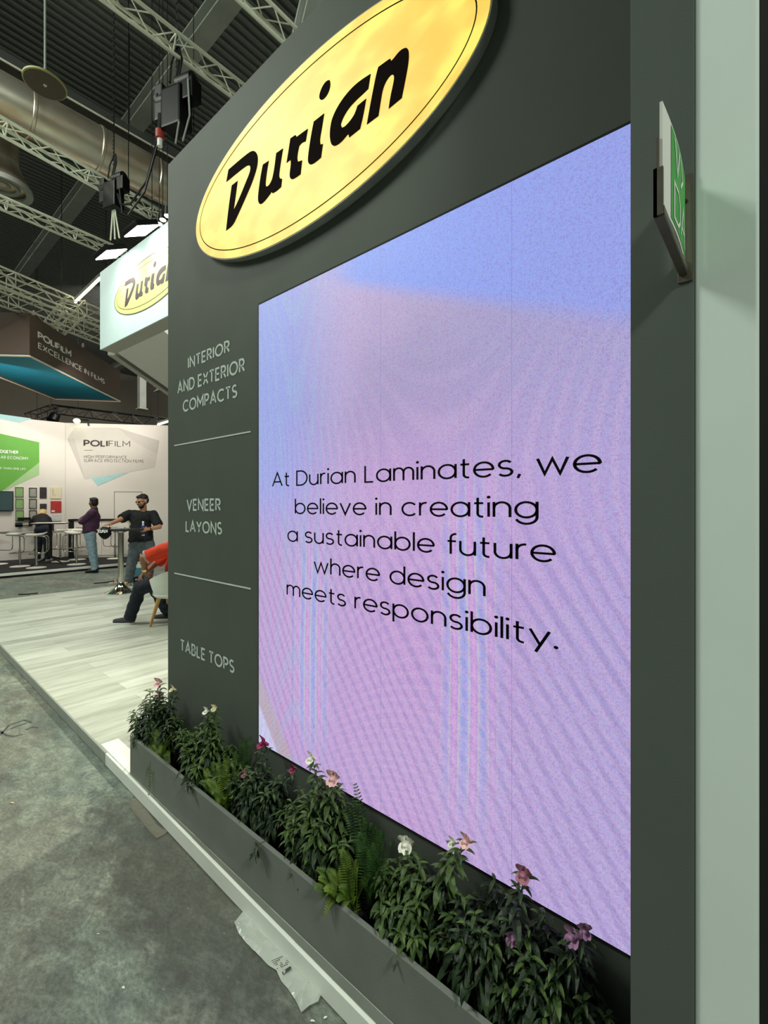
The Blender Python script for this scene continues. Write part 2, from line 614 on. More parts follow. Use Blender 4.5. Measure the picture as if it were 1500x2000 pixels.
def plank_material():
    m, t, b = new_mat('pale_laminate_planks')
    L = t.links.new
    tc = t.nodes.new('ShaderNodeTexCoord')
    mp = t.nodes.new('ShaderNodeMapping')
    mp.inputs['Rotation'].default_value = (0, 0, PI / 2)
    L(tc.outputs['Object'], mp.inputs['Vector'])
    br = t.nodes.new('ShaderNodeTexBrick')
    br.inputs['Scale'].default_value = 1.0
    br.inputs['Brick Width'].default_value = 1.25
    br.inputs['Row Height'].default_value = 0.19
    br.inputs['Mortar Size'].default_value = 0.002
    br.inputs['Color1'].default_value = (*lin((218, 222, 208)), 1)
    br.inputs['Color2'].default_value = (*lin((154, 157, 142)), 1)
    br.inputs['Mortar'].default_value = (*lin((120, 122, 110)), 1)
    br.offset = 0.37
    L(mp.outputs[0], br.inputs['Vector'])
    m2 = t.nodes.new('ShaderNodeMapping')
    m2.inputs['Scale'].default_value = (9, 1.1, 1)
    L(tc.outputs['Object'], m2.inputs['Vector'])
    nz = t.nodes.new('ShaderNodeTexNoise')
    nz.inputs['Scale'].default_value = 1.4
    nz.inputs['Detail'].default_value = 7
    nz.inputs['Roughness'].default_value = 0.65
    L(m2.outputs[0], nz.inputs['Vector'])
    r = t.nodes.new('ShaderNodeValToRGB')
    r.color_ramp.elements[0].position = 0.32
    r.color_ramp.elements[0].color = (*lin((150, 148, 134)), 1)
    r.color_ramp.elements[1].position = 0.6
    r.color_ramp.elements[1].color = (*lin((226, 228, 216)), 1)
    L(nz.outputs['Fac'], r.inputs['Fac'])
    x = t.nodes.new('ShaderNodeMix')
    x.data_type = 'RGBA'
    x.inputs[0].default_value = 0.45
    L(br.outputs['Color'], x.inputs[6])
    L(r.outputs['Color'], x.inputs[7])
    L(x.outputs[2], b.inputs['Base Color'])
    b.inputs['Roughness'].default_value = 0.38
    return m


def deck_material():
    m, t, b = new_mat('corrugated_roof_deck')
    b.inputs['Base Color'].default_value = (*lin((100, 104, 98)), 1)
    b.inputs['Roughness'].default_value = 0.65
    return m


M['floor'] = floor_material()
M['planks'] = plank_material()
M['deck'] = deck_material()

fl = MB()
fl.add([WP(12, -14, 0), WP(-38, -14, 0), WP(-38, 30, 0), WP(12, 30, 0)], [(0, 1, 2, 3)])
struct(fl.build('floor', 'floor'))

# ceiling: corrugated steel deck whose ribs run into the depth of the stands
CEIL = EYE + 9.0
ce = MB()
pts = []
s = -38.0
while s < 12:
    pts += [(s, 0), (s + .06, 0), (s + .085, .065), (s + .145, .065)]
    s += 0.17
vs = []
for d in (-14, 30):
    vs += [WP(x, d, CEIL + z) for x, z in pts]
n = len(pts)
ce.add(vs, [(i, i + 1, n + i + 1, n + i) for i in range(n - 1)])
struct(ce.build('ceiling', 'deck'))

wf = MB()
M['far_wall'] = mat('far_hall_wall', (128, 122, 108), 0.8, vary=0.08, scale=0.6)
wf.add([WP(-34, -14, 0), WP(-34, 30, 0), WP(-34, 30, CEIL + .1), WP(-34, -14, CEIL + .1)], [(0, 1, 2, 3)])
struct(wf.build('wall_far', 'far_wall'))

# ================================================================ the stand in the foreground
PT = 0.077   # platform top


def edge_d(s):
    return 0.998 - 0.0148 * s


plat = wthing('platform', -2.8, 1.05, 0, 'low stand platform with pale grey wood-look planks under the white tub chair', 'platform')
S0, S1 = -9.62, 0.6
o = MB()
o.prism([(S0 + 2.8, edge_d(S0) - 1.05), (S1 + 2.8, edge_d(S1) - 1.05), (S1 + 2.8, 6.2), (S0 + 2.8, 6.2)], 0.012, PT)
o.build('deck', 'planks', plat)
for nm, a, b, m, lab, zt in (('edge_trim', -3.15, S1, 'white_trim', 'white edge board below the planter', PT), ('edge_trim', S0, -3.156, 'grey_trim', 'grey edge board', PT)):
    e = MB()
    e.prism([(a + 2.8, edge_d(a) - 1.05 - .012), (b + 2.8, edge_d(b) - 1.05 - .012), (b + 2.8, edge_d(b) - 1.05 + .001), (a + 2.8, edge_d(a) - 1.05 + .001)], 0.006, zt)
    q = e.build(nm, m, plat, bevel=.002)
    q['label'] = lab
e = MB()
e.prism([(0, edge_d(-2.8) - 1.05 + .002), (S1 + 2.8, edge_d(S1) - 1.05 + .002), (S1 + 2.8, 1.043 - 1.05), (0, 1.043 - 1.05)], PT, PT + .0012)
e.build('ledge_strip', mat('grey_ledge', (112, 117, 109), .6, vary=.1, scale=6), plat)
cs_ = wthing('floor_strip', -3.28, edge_d(-3.28), PT, 'white strip lying on the deck edge at the left end of the planter', 'strip')
e = MB()
e.prism([(0, .004), (.47, -.003), (.47, .1), (0, .104)], .0002, .004)
e.build('strip_profile', 'white_trim', cs_)

# ---- charcoal tower wall
TW0, TW1, TTOP = -2.782, -0.125, 3.643
tower = wthing('booth_wall', TW0, D, PT, 'tall charcoal booth wall with pale lettering, carrying the large screen', 'booth wall')
o = MB()
o.box(0, TW1 - TW0, 0, 0.5, 0, TTOP - PT)
o.build('wall_panel', 'charcoal', tower, bevel=.003)


def tower_line(s, pl, pr, pbl, ptl, weight=.185, gap=.30, space=.40):
    """pl/pr: x pixels of the ends; pbl/ptl: baseline and cap pixels at the left end"""
    x0, zb = on_wall(pl, pbl)
    _, zt = on_wall(pl, ptl)
    x1, _ = on_wall(pr, HOR)
    line_of_text('lettering', s, tower, 'letter_grey', x0 - TW0, x1 - TW0, zb - PT, zt - zb, y=-.0015, weight=weight, gap=gap, space=space)


tower_line('INTERIOR', 368.6, 448, 720.5, 697.5)
tower_line('AND EXTERIOR', 348, 477.5, 770.5, 746)
tower_line('COMPACTS', 358.5, 462.5, 806, 782)
tower_line('VENEER', 366, 430.5, 998, 974)
tower_line('LAYONS', 364, 433, 1039.5, 1016)
tower_line('TABLE TOPS', 353.5, 457, 1271, 1247.5)
for pl, yl, pr, yr in ((341, 871, 489.5, 842.5), (341, 1119.5, 489.5, 1150)):
    x0, z0 = on_wall(pl, yl)
    x1, z1 = on_wall(pr, yr)
    z = (z0 + z1) / 2
    r = MB()
    r.box(x0 - TW0, x1 - TW0, -.002, 0, z - PT - .0035, z - PT + .0035)
    r.build('divider_line', 'letter_grey', tower)


# ---- LED screen
def screen_material(W, H):
    """the picture the screen shows: a pale violet wood-grain image on a grid of diodes"""
    m, t, b = new_mat('screen_image')
    L = t.links.new
    b.inputs['Base Color'].default_value = (0.01, 0.01, 0.012, 1)
    b.inputs['Roughness'].default_value = 0.5
    tc = t.nodes.new('ShaderNodeTexCoord')
    sx = t.nodes.new('ShaderNodeSeparateXYZ')
    L(tc.outputs['Object'], sx.inputs[0])

    def mth(op, a, bb=None, cc=None):
        q = t.nodes.new('ShaderNodeMath')
        q.operation = op
        for i, v in enumerate((a, bb, cc)):
            if v is None:
                continue
            if isinstance(v, (int, float)):
                q.inputs[i].default_value = v
            else:
                L(v, q.inputs[i])
        return q.outputs[0]

    def mixc(a, c, fac, mode='MIX'):
        x = t.nodes.new('ShaderNodeMix')
        x.data_type = 'RGBA'
        x.blend_type = mode
        if isinstance(fac, (int, float)):
            x.inputs[0].default_value = fac
        else:
            L(fac, x.inputs[0])
        for sck, v in ((x.inputs[6], a), (x.inputs[7], c)):
            if isinstance(v, tuple):
                sck.default_value = (*lin(v), 1)
            else:
                L(v, sck)
        return x.outputs[2]

    def smooth(v, lo, hi):
        q = t.nodes.new('ShaderNodeMapRange')
        q.interpolation_type = 'SMOOTHSTEP'
        q.inputs['From Min'].default_value = lo
        q.inputs['From Max'].default_value = hi
        L(v, q.inputs['Value'])
        return q.outputs[0]
    X = mth('DIVIDE', sx.outputs['X'], W)
    Z = mth('DIVIDE', sx.outputs['Z'], H)

    def noise_tex(vec_scale, scale, det=3, dist=0.0):
        mp = t.nodes.new('ShaderNodeMapping')
        mp.inputs['Scale'].default_value = vec_scale
        L(tc.outputs['Object'], mp.inputs['Vector'])
        q = t.nodes.new('ShaderNodeTexNoise')
        q.inputs['Scale'].default_value = scale
        q.inputs['Detail'].default_value = det
        q.inputs['Distortion'].default_value = dist
        L(mp.outputs[0], q.inputs['Vector'])
        return q.outputs['Fac']
    n1 = noise_tex((1, 1, 1), 1.2, 2)
    # body colour: violet-grey near the top, pink-lilac low
    body = mixc((208, 170, 222), (172, 160, 200), smooth(Z, .50, .80))
    body = mixc(body, (206, 180, 224), mth('MULTIPLY', smooth(n1, .42, .62), .6))
    # bluish left-hand side of the upper half
    bl = mth('MULTIPLY', mth('SUBTRACT', 1.0, smooth(X, .06, .42)), smooth(Z, .38, .62))
    body = mixc(body, (158, 178, 244), mth('MULTIPLY', bl, .85))
    # right-hand side slightly bluer
    body = mixc(body, (176, 172, 224), mth('MULTIPLY', smooth(X, .55, 1.0), .6))
    # grain bands
    nd = noise_tex((1, 1, .35), 1.6, 2)
    wv = t.nodes.new('ShaderNodeTexWave')
    wv.bands_direction = 'X'
    wv.inputs['Scale'].default_value = 5.5
    wv.inputs['Distortion'].default_value = 9
    wv.inputs['Detail'].default_value = 1.2
    wv.inputs['Detail Scale'].default_value = .5
    cv = t.nodes.new('ShaderNodeCombineXYZ')
    L(mth('ADD', sx.outputs['X'], mth('MULTIPLY', sx.outputs['Z'], .62)), cv.inputs[0])
    L(mth('MULTIPLY', sx.outputs['Z'], .30), cv.inputs[2])
    L(cv.outputs[0], wv.inputs['Vector'])
    lowmask = mth('SUBTRACT', 1.0, smooth(Z, .38, .62))
    body = mixc(body, (156, 140, 196), mth('MULTIPLY', mth('MULTIPLY', smooth(wv.outputs['Fac'], .45, 1.0), lowmask), .46))
    # rainbow shimmer in two upright columns
    for cx, wd, zlo, zhi, k in ((.23, .12, .0, .52, .62), (.70, .11, .02, .64, .50)):
        colm = mth('SUBTRACT', 1.0, smooth(mth('ABSOLUTE', mth('SUBTRACT', X, cx)), .0, wd))
        zm = mth('SUBTRACT', 1.0, smooth(mth('ABSOLUTE', mth('SUBTRACT', Z, (zlo + zhi) / 2)), (zhi - zlo) * .2, (zhi - zlo) * .56))
        w2 = t.nodes.new('ShaderNodeTexWave')
        w2.bands_direction = 'X'
        w2.inputs['Scale'].default_value = 3.2
        w2.inputs['Distortion'].default_value = 5
        w2.inputs['Detail Scale'].default_value = .6
        m3 = t.nodes.new('ShaderNodeMapping')
        m3.inputs['Location'].default_value = (cx * 3, 0, cx)
        m3.inputs['Scale'].default_value = (1.5, 1, .25)
        L(tc.outputs['Object'], m3.inputs['Vector'])
        L(m3.outputs[0], w2.inputs['Vector'])
        r = t.nodes.new('ShaderNodeValToRGB')
        e = r.color_ramp.elements
        e[0].position, e[0].color = 0, (*lin((150, 170, 255)), 1)
        e[1].position, e[1].color = 1, (*lin((240, 176, 232)), 1)
        for p, c in ((.3, (150, 214, 236)), (.55, (232, 222, 208)), (.8, (196, 160, 240))):
            q = e.new(p)
            q.color = (*lin(c), 1)
        L(w2.outputs['Fac'], r.inputs['Fac'])
        body = mixc(body, r.outputs['Color'], mth('MULTIPLY', mth('MULTIPLY', colm, zm), k))
    # the bright blue wedge along the top: its lower edge falls from left to right
    edge = mth('ADD', Z, mth('MULTIPLY', mth('SUBTRACT', X, .45), .315))
    wedge = smooth(edge, .915, .955)
    blue = mixc((140, 164, 246), (156, 168, 240), smooth(X, .5, 1.0))
    body = mixc(body, blue, mth('MULTIPLY', wedge, smooth(X, .25, .42)))
    # tan and white slivers at the lower left
    e2 = mth('ADD', X, mth('MULTIPLY', Z, 1.05))
    body = mixc((196, 176, 186), body, smooth(e2, .155, .175))
    body = mixc((214, 214, 246), body, smooth(e2, .085, .10))
    # fine interference lines that meet in a saddle near the text, tinted cyan and pink
    def hyper(x0, z0, kx, kz, bend):
        dx = mth('SUBTRACT', X, x0)
        dz = mth('SUBTRACT', Z, z0)
        q = mth('SUBTRACT', mth('MULTIPLY', mth('MULTIPLY', dx, dx), kx), mth('MULTIPLY', mth('MULTIPLY', dz, dz), kz))
        return mth('SINE', mth('ADD', q, mth('MULTIPLY', n1, bend)))
    far_ = mth('SUBTRACT', 1.0, smooth(Z, .60, .86))
    m1 = smooth(hyper(.64, .60, 330, 420, 9), -.2, 1.0)
    m2 = smooth(hyper(.17, .52, 900, 60, 12), -.1, 1.0)
    body = mixc(body, (222, 190, 226), mth('MULTIPLY', mth('MULTIPLY', m1, far_), .24))
    body = mixc(body, (166, 196, 226), mth('MULTIPLY', mth('MULTIPLY', m2, mth('SUBTRACT', 1.0, smooth(X, .2, .5))), .30))
    # diode-to-diode unevenness
    cell = t.nodes.new('ShaderNodeVectorMath')
    cell.operation = 'SNAP'
    cell.inputs[1].default_value = (.0039, .0039, .0039)
    L(tc.outputs['Object'], cell.inputs[0])
    wn = t.nodes.new('ShaderNodeTexWhiteNoise')
    L(cell.outputs[0], wn.inputs['Vector'])
    body = mixc(body, wn.outputs['Color'], .10, 'OVERLAY')
    body = mixc(body, (84, 78, 132), mth('MULTIPLY', smooth(wn.outputs['Value'], .55, 1.0), .24))
    # diode grid
    g = None
    for ax in ('X', 'Z'):
        fr = mth('FRACT', mth('DIVIDE', sx.outputs[ax], .0039))
        q = smooth(mth('ABSOLUTE', mth('SUBTRACT', fr, .5)), .18, .5)
        g = q if g is None else mth('MAXIMUM', g, q)
    body = mixc(body, (70, 64, 120), mth('MULTIPLY', g, .30))
    # seams between the cabinets
    for sxp in (.5 / 1.5727,):
        sm = mth('LESS_THAN', mth('ABSOLUTE', mth('SUBTRACT', mth('FRACT', mth('DIVIDE', X, sxp)), .5)), .0016)
        body = mixc(body, (120, 116, 180), mth('MULTIPLY', sm, .6))
    L(body, b.inputs['Emission Color'])
    b.inputs['Emission Strength'].default_value = 1.05
    return m


SX0, SX1, SZ0, SZ1 = -1.8347, -0.262, 0.5035, 2.5316
scr = wthing('video_screen', SX0, D - .006, SZ0, 'tall glowing violet screen with five lines of black text, beside the grey pillar', 'screen')
W_, H_ = SX1 - SX0, SZ1 - SZ0
o = MB()
o.box(-.007, W_ + .004, .001, .0055, -.008, H_ + .009)
o.build('frame', 'black', scr)  # black border paints in the shadow gap round the display
o = MB()
o.box(0, W_, -.001, .003, 0, H_)
o.build('display', screen_material(W_, H_), scr)
M['screen_ink'] = mat('screen_text_black', (10, 9, 12), 0.6, vary=.02)


def screen_line(s, pl, pr, pbl, cap=.0665, weight=.105, gap=.20, space=.40):
    x0, zb = on_wall(pl, pbl, D - .008)
    x1, _ = on_wall(pr, HOR, D - .008)
    line_of_text('text_line', s, scr, 'screen_ink', x0 - SX0, x1 - SX0, zb - SZ0, cap, y=-.0022, weight=weight, gap=gap, space=space)


screen_line('At Durian Laminates, we', 532.5, 1172, 951.5)
screen_line('believe in creating', 577, 1049, 1004.5)
screen_line('a sustainable future', 562.5, 1083, 1058)
screen_line('where design', 614, 946, 1119)
screen_line('meets responsibility.', 561, 1086, 1163)

# ---- illuminated oval sign
LOGO = {
    'D': [(95, 970), (170, 905), (235, 852), (262, 838), (282, 842), (296, 865), (300, 900), (294, 950), (278, 1005), (255, 1070), (225, 1140), (190, 1220), (160, 1285), (125, 1360), (78, 1395), (95, 1240), (118, 1080), (158, 1048), (145, 1150), (130, 1252), (150, 1215), (185, 1135), (215, 1060), (240, 1000), (249, 962), (245, 942), (228, 938), (190, 965), (140, 1005), (80, 1055)],
    'u': [(335, 935), (375, 908), (366, 960), (358, 1015), (352, 1070), (357, 1088), (372, 1085), (388, 1062), (402, 1030), (415, 960), (428, 855), (475, 822), (462, 900), (450, 980), (447, 1018), (455, 1032), (468, 1034), (462, 1090), (430, 1120), (402, 1135), (396, 1124), (380, 1148), (345, 1192), (320, 1212), (307, 1205), (300, 1180), (303, 1130), (320, 1010)],
    'r': [(527, 752), (562, 728), (570, 742), (605, 716), (648, 685), (633, 772), (605, 783), (588, 805), (578, 850), (573, 895), (580, 915), (608, 905), (597, 1002), (562, 1027), (537, 1039), (524, 1028), (521, 1000), (531, 930), (528, 900), (500, 922), (513, 843)],
    'i': [(690, 635), (762, 578), (748, 670), (730, 770), (738, 796), (753, 790), (740, 885), (700, 920), (668, 937), (652, 925), (648, 895), (660, 800), (675, 710)],
    'dot': [(800, 345), (806, 370), (800, 410), (780, 455), (752, 483), (733, 482), (727, 462), (735, 425), (755, 380), (780, 350)],
    'a': [(1086, 302), (1070, 405), (1035, 440), (985, 485), (930, 545), (890, 615), (878, 655), (885, 677), (905, 672), (940, 635), (975, 585), (995, 525), (1055, 475), (1035, 590), (1012, 685), (937, 745), (932, 722), (925, 725), (880, 780), (835, 808), (812, 795), (802, 750), (803, 690), (815, 620), (850, 540), (910, 450), (990, 365)],
    'n': [(1140, 255), (1215, 200), (1224, 197), (1229, 214), (1245, 198), (1290, 140), (1330, 118), (1348, 128), (1354, 165), (1348, 240), (1325, 360), (1303, 470), (1212, 545), (1225, 460), (1245, 370), (1252, 325), (1243, 305), (1225, 310), (1195, 350), (1170, 410), (1155, 500), (1140, 595), (1060, 655), (1080, 540), (1105, 410), (1125, 310)],
}
OD = 1.215          # distance of the sign face
OCX, OCZ, OA, OB = -1.503, 3.074, 0.872, 0.342
LOGO_M = {}
for k, pl in LOGO.items():
    q = []
    for x, y in pl:
        s_, z_ = on_wall(420 + .28 * x, 60 + .28 * y, OD - .002)
        q.append(((s_ - OCX) / OA, (z_ - OCZ) / OA))
    LOGO_M[k] = q


def smooth_poly(pts, it=1):
    """round a traced outline a little, keeping its sharp corners"""
    for _ in range(it):
        out = []
        n = len(pts)
        for i in range(n):
            a, b, c = Vector(pts[i - 1]), Vector(pts[i]), Vector(pts[(i + 1) % n])
            d1, d2 = (b - a), (c - b)
            ang = abs(d1.angle_signed(d2, 0)) if d1.length > 1e-9 and d2.length > 1e-9 else 0
            if ang > 0.8:
                out.append(tuple(b))
            else:
                out.append(tuple(b.lerp(a, .25)))
                out.append(tuple(b.lerp(c, .25)))
        pts = out
    return pts


def build_logo(parent, cx, cz, A, y0, thick, m, B=None, ring_m=None):
    for k, pl in LOGO_M.items():
        mb = MB()
        pl2 = smooth_poly(pl, 2)
        n = len(pl2)
        vs = [(cx + x * A, y0 - thick, cz + z * A) for x, z in pl2] + [(cx + x * A, y0, cz + z * A) for x, z in pl2]
        mb.add(vs, [tuple(range(n))] + [(i, (i + 1) % n, n + (i + 1) % n, n + i) for i in range(n)])
        mb.build('letter' if k != 'dot' else 'letter_dot', m, parent)
    B = B or A * OB / OA
    ring = MB()
    w = A * .0055
    a, b = A * .943, B - A * .052
    pts = [(a * math.cos(2 * PI * i / 120), b * math.sin(2 * PI * i / 120)) for i in range(121)]
    ribbon(ring, pts, w, lambda p: (cx + p.x, y0 - .0012, cz + p.y))
    ring.build('border_line', ring_m or m, parent)


def oval_plate(mb, cx, cz, a, b, y0, y1, seg=128):
    vs = [(cx + a * math.cos(2 * PI * i / seg), y, cz + b * math.sin(2 * PI * i / seg)) for y in (y0, y1) for i in range(seg)]
    mb.add(vs, [tuple(range(seg)), tuple(range(2 * seg - 1, seg - 1, -1))] + [(i, (i + 1) % seg, seg + (i + 1) % seg, seg + i) for i in range(seg)])


def glow_face():
    m, t, b = new_mat('glowing_yellow_acrylic')
    L = t.links.new
    tc = t.nodes.new('ShaderNodeTexCoord')
    mp = t.nodes.new('ShaderNodeMapping')
    mp.inputs['Rotation'].default_value = (0, rad(35), 0)
    mp.inputs['Scale'].default_value = (1.0, 1, 1.8)
    L(tc.outputs['Object'], mp.inputs['Vector'])
    nz = t.nodes.new('ShaderNodeTexNoise')
    nz.inputs['Scale'].default_value = 6
    nz.inputs['Detail'].default_value = 1.5
    L(mp.outputs[0], nz.inputs['Vector'])
    r = t.nodes.new('ShaderNodeValToRGB')
    e = r.color_ramp.elements
    e[0].position, e[0].color = .36, (*lin((250, 206, 82)), 1)
    e[1].position, e[1].color = .66, (*lin((255, 240, 106)), 1)
    q = e.new(.5)
    q.color = (*lin((252, 216, 92)), 1)
    L(nz.outputs['Fac'], r.inputs['Fac'])
    L(r.outputs['Color'], b.inputs['Emission Color'])
    b.inputs['Emission Strength'].default_value = .98
    b.inputs['Base Color'].default_value = (*lin((84, 62, 20)), 1)
    b.inputs['Roughness'].default_value = .5
    return m


M['sign_ink'] = mat('dark_brown_vinyl', (18, 6, 5), 0.9, vary=.05)
M['sign_ink'].node_tree.nodes['Principled BSDF'].inputs['Specular IOR Level'].default_value = .05
M['screen_ink'].node_tree.nodes['Principled BSDF'].inputs['Specular IOR Level'].default_value = .1
M['sign_rim'] = mat('grey_sign_rim', (156, 158, 152), 0.6, vary=.15, scale=12)
sign = wthing('oval_sign', OCX, D, OCZ - OB, 'large glowing yellow oval sign with dark italic lettering on the charcoal wall', 'sign')
o = MB()
oval_plate(o, 0, OB, OA, OB, OD - D + .0005, -.0005)
o.build('rim', 'sign_rim', sign)
o = MB()
oval_plate(o, 0, OB, OA - .006, OB - .006, OD - D - .0015, OD - D + .001)
o.build('face', glow_face(), sign)
build_logo(sign, 0, OB, OA, OD - D - .0015, .002, 'sign_ink')

# ---- grey pillar, white panel and dark panel at the right
PD = 1.04
pil = wthing('grey_pillar', -.2315, PD, PT, 'narrow dark grey pillar standing right of the screen', 'pillar')
o = MB()
o.box(0, .1085, 0, .225, 0, TTOP - PT)
o.build('pillar_board', 'pillar', pil, bevel=.0015)
wp = wthing('white_partition', -.1222, PD + .006, PT, 'tall pale white panel edge right of the grey pillar', 'partition')
o = MB()
o.box(0, .092, 0, .5, 0, 3.72)
o.build('panel_board', 'white_post', wp, bevel=.003)
bp_ = wthing('black_partition', -.029, PD + .10, PT, 'black partition at the right edge beyond the white one', 'partition')
o = MB()
o.box(0, .9, 0, .4, 0, 3.72)
o.build('panel_board', 'black', bp_)

# ---- projecting sign on the pillar
BS = -.138
psn = wthing('projecting_sign', BS, PD, EYE + .38, 'small green and white sign sticking out of the grey pillar on a metal bracket', 'sign')
zr = EYE + .38
# back plate
s0, z0 = on_wall(1324, 555, PD)
s1, z1 = on_wall(1353, 338, PD)
o = MB()
o.box(s0 - BS, s1 - BS, -.003, -.0002, z0 - zr, z1 - zr)
o.build('back_plate', 'stainless', psn, bevel=.0006)
for zz in (z0 + .022, z1 - .05):
    o = MB()
    o.lathe([(.0045, 0), (.0042, .0015), (.002, .002)], 12)
    for i, v in enumerate(o.v):
        o.v[i] = Vector((v.x + (s0 + s1) / 2 - BS, -.003 - v.z, v.y + zz - zr))
    o.build('screw', 'black_metal', psn)
PZ0, PZ1 = EYE + .458 - zr, EYE + .618 - zr
PY0, PY1 = -.230, -.012
# board: a thin slightly bowed plate standing out from the wall
o = MB()
nn = 10
vs, fs = [], []
for i in range(nn + 1):
    f = i / nn
    y = PY0 + (PY1 - PY0) * f
    bow = .004 * math.sin(PI * f)
    for xx in (-.002, .002):
        for zz in (PZ0, PZ1):
            vs.append((xx + bow, y, zz))
for i in range(nn):
    a = 4 * i
    b = a + 4
    fs += [(a, b, b + 1, a + 1), (a + 2, a + 3, b + 3, b + 2), (a, a + 2, b + 2, b), (a + 1, b + 1, b + 3, a + 3)]
fs += [(0, 1, 3, 2), (4 * nn, 4 * nn + 2, 4 * nn + 3, 4 * nn + 1)]
o.add(vs, fs)
o.build('sign_board', 'white', psn)
M['sign_green'] = mat('green_print', (62, 158, 62), 0.5, vary=.12, scale=20)


def on_board(p):
    """p.x 0..1 along the board from outer end to the wall, p.y 0..1 up"""
    f = p.x
    return (.0026 + .004 * math.sin(PI * f), PY0 + (PY1 - PY0) * f, PZ0 + (PZ1 - PZ0) * p.y)


o = MB()
k = 10
vs = [on_board(Vector((.24 + .74 * i / k, yy))) for i in range(k + 1) for yy in (.04, .97)]
o.add(vs, [(2 * i, 2 * i + 1, 2 * i + 3, 2 * i + 2) for i in range(k)])
o.build('green_print', 'sign_green', psn)
o = MB()
for strokes in ([(.34, .10), (.34, .46), (.50, .46), (.58, .38), (.58, .18), (.50, .10), (.34, .10)], [(.64, .10), (.78, .46), (.92, .10)], [(.69, .22), (.87, .22)],
                [(.36, .92), (.46, .62), (.56, .92)], [(.62, .90), (.74, .74), (.62, .60)]):
    ribbon(o, strokes, .035, lambda p: tuple(Vector(on_board(p)) + Vector((.0008, 0, 0))))
o.build('lettering', 'white', psn)
# metal channel under the board and clamp on its outer end
o = MB()
o.box(-.0085, -.0025, PY0 - .004, -.003, PZ0 - .016, PZ0 + .012)
o.box(.0030, .0050, PY0 - .004, -.003, PZ0 - .016, PZ0 - .002)
o.box(-.0085, .0050, PY0 - .004, -.003, PZ0 - .018, PZ0 - .014)
o.build('channel', 'stainless', psn)
o = MB()
o.box(-.009, .004, PY0 - .008, PY0 - .002, PZ0 - .016, PZ0 + .056)
o.box(-.009, -.004, PY0 - .008, PY0 + .022, PZ0 - .016, PZ0 + .056)
o.build('end_clamp', 'stainless', psn)
o = MB()
o.box(-.006, -.0022, PY0 - .004, PY0 + .006, PZ0 + .05, PZ0 + .105)
o.build('clip_strip', 'stainless', psn)

# ---- planter trough
PL0, PL1, PF, PTOP = -2.80, -.236, 1.045, 0.2905
pln = wthing('planter_trough', PL0, PF, PT, 'long grey planter trough below the screen, full of flowering plants', 'planter')
LW, HH, DD = PL1 - PL0, PTOP - PT, D - PF - .002
o = MB()
o.box(0, LW, 0, .018, 0, HH)
o.build('front_panel', 'planter', pln, bevel=.0015)
o = MB()
o.box(0, .018, .0185, DD, 0, HH)
o.build('end_panel', 'planter', pln, bevel=.0015)
o = MB()
o.box(LW - .018, LW, .0185, DD, 0, HH)
o.build('end_panel', 'planter', pln, bevel=.0015)
o = MB()
o.box(.0185, LW - .0185, .0185, DD, 0.002, .02)
o.build('bottom_board', 'black', pln)
o = MB()
o.box(.0185, LW - .0185, DD - .01, DD, 0.021, HH - .005)
o.build('back_panel', 'black', pln)

# ================================================================ plants


def leaf_mat(name, c, c2):
    m, t, b = new_mat(name)
    L = t.links.new
    tc = t.nodes.new('ShaderNodeTexCoord')
    nz = t.nodes.new('ShaderNodeTexNoise')
    nz.inputs['Scale'].default_value = 28
    L(tc.outputs['Object'], nz.inputs['Vector'])
    r = t.nodes.new('ShaderNodeValToRGB')
    r.color_ramp.elements[0].position = .38
    r.color_ramp.elements[0].color = (*lin(c), 1)
    r.color_ramp.elements[1].position = .64
    r.color_ramp.elements[1].color = (*lin(c2), 1)
    L(nz.outputs['Fac'], r.inputs['Fac'])
    L(r.outputs['Color'], b.inputs['Base Color'])
    b.inputs['Roughness'].default_value = .5
    b.inputs['Specular IOR Level'].default_value = .35
    return m


M['leaf'] = leaf_mat('snapdragon_leaf', (22, 38, 19), (46, 66, 34))
M['leaf_young'] = leaf_mat('young_leaf', (50, 72, 32), (82, 104, 50))
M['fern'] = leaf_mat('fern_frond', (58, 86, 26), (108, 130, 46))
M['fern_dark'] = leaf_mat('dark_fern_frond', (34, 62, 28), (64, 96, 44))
M['stem'] = mat('green_stem', (62, 84, 44), .6, vary=.2)
M['pot'] = mat('black_nursery_pot', (20, 20, 20), .5, vary=.1)
for nm, c, c2 in (('petal_white', (238, 236, 222), .05), ('petal_pink', (232, 186, 186), .10), ('petal_magenta', (150, 28, 84), .2), ('petal_lilac', (186, 136, 178), .15), ('petal_cream', (234, 226, 184), .06), ('petal_dusty', (168, 108, 128), .15)):
    M[nm] = mat(nm, c, .6, vary=c2, scale=50)


def add_leaf(mb, base, dirv, up, length, width, droop, fold=.25, seg=5):
    """curved folded blade leaving base along dirv and bending down"""
    d = Vector(dirv).normalized()
    side = d.cross(Vector(up))
    if side.length < 1e-4:
        side = d.orthogonal()
    side.normalize()
    p = Vector(base)
    vs = []
    step = length / seg
    for i in range(seg + 1):
        f = i / seg
        w = width * (math.sin(PI * (f ** .75)) ** .8 if 0 < f < 1 else (.12 if f == 0 else 0.02))
        nrm = side.cross(d).normalized()
        vs += [p + side * w * .5 + nrm * w * fold, p, p - side * w * .5 + nrm * w * fold]
        ax = side
        d = Matrix.Rotation(-droop / seg, 3, ax) @ d
        p = p + d * step
    fs = []
    for i in range(seg):
        a = 3 * i
        b = a + 3
        fs += [(a, a + 1, b + 1, b), (a + 1, a + 2, b + 2, b + 1)]
    mb.add(vs, fs)


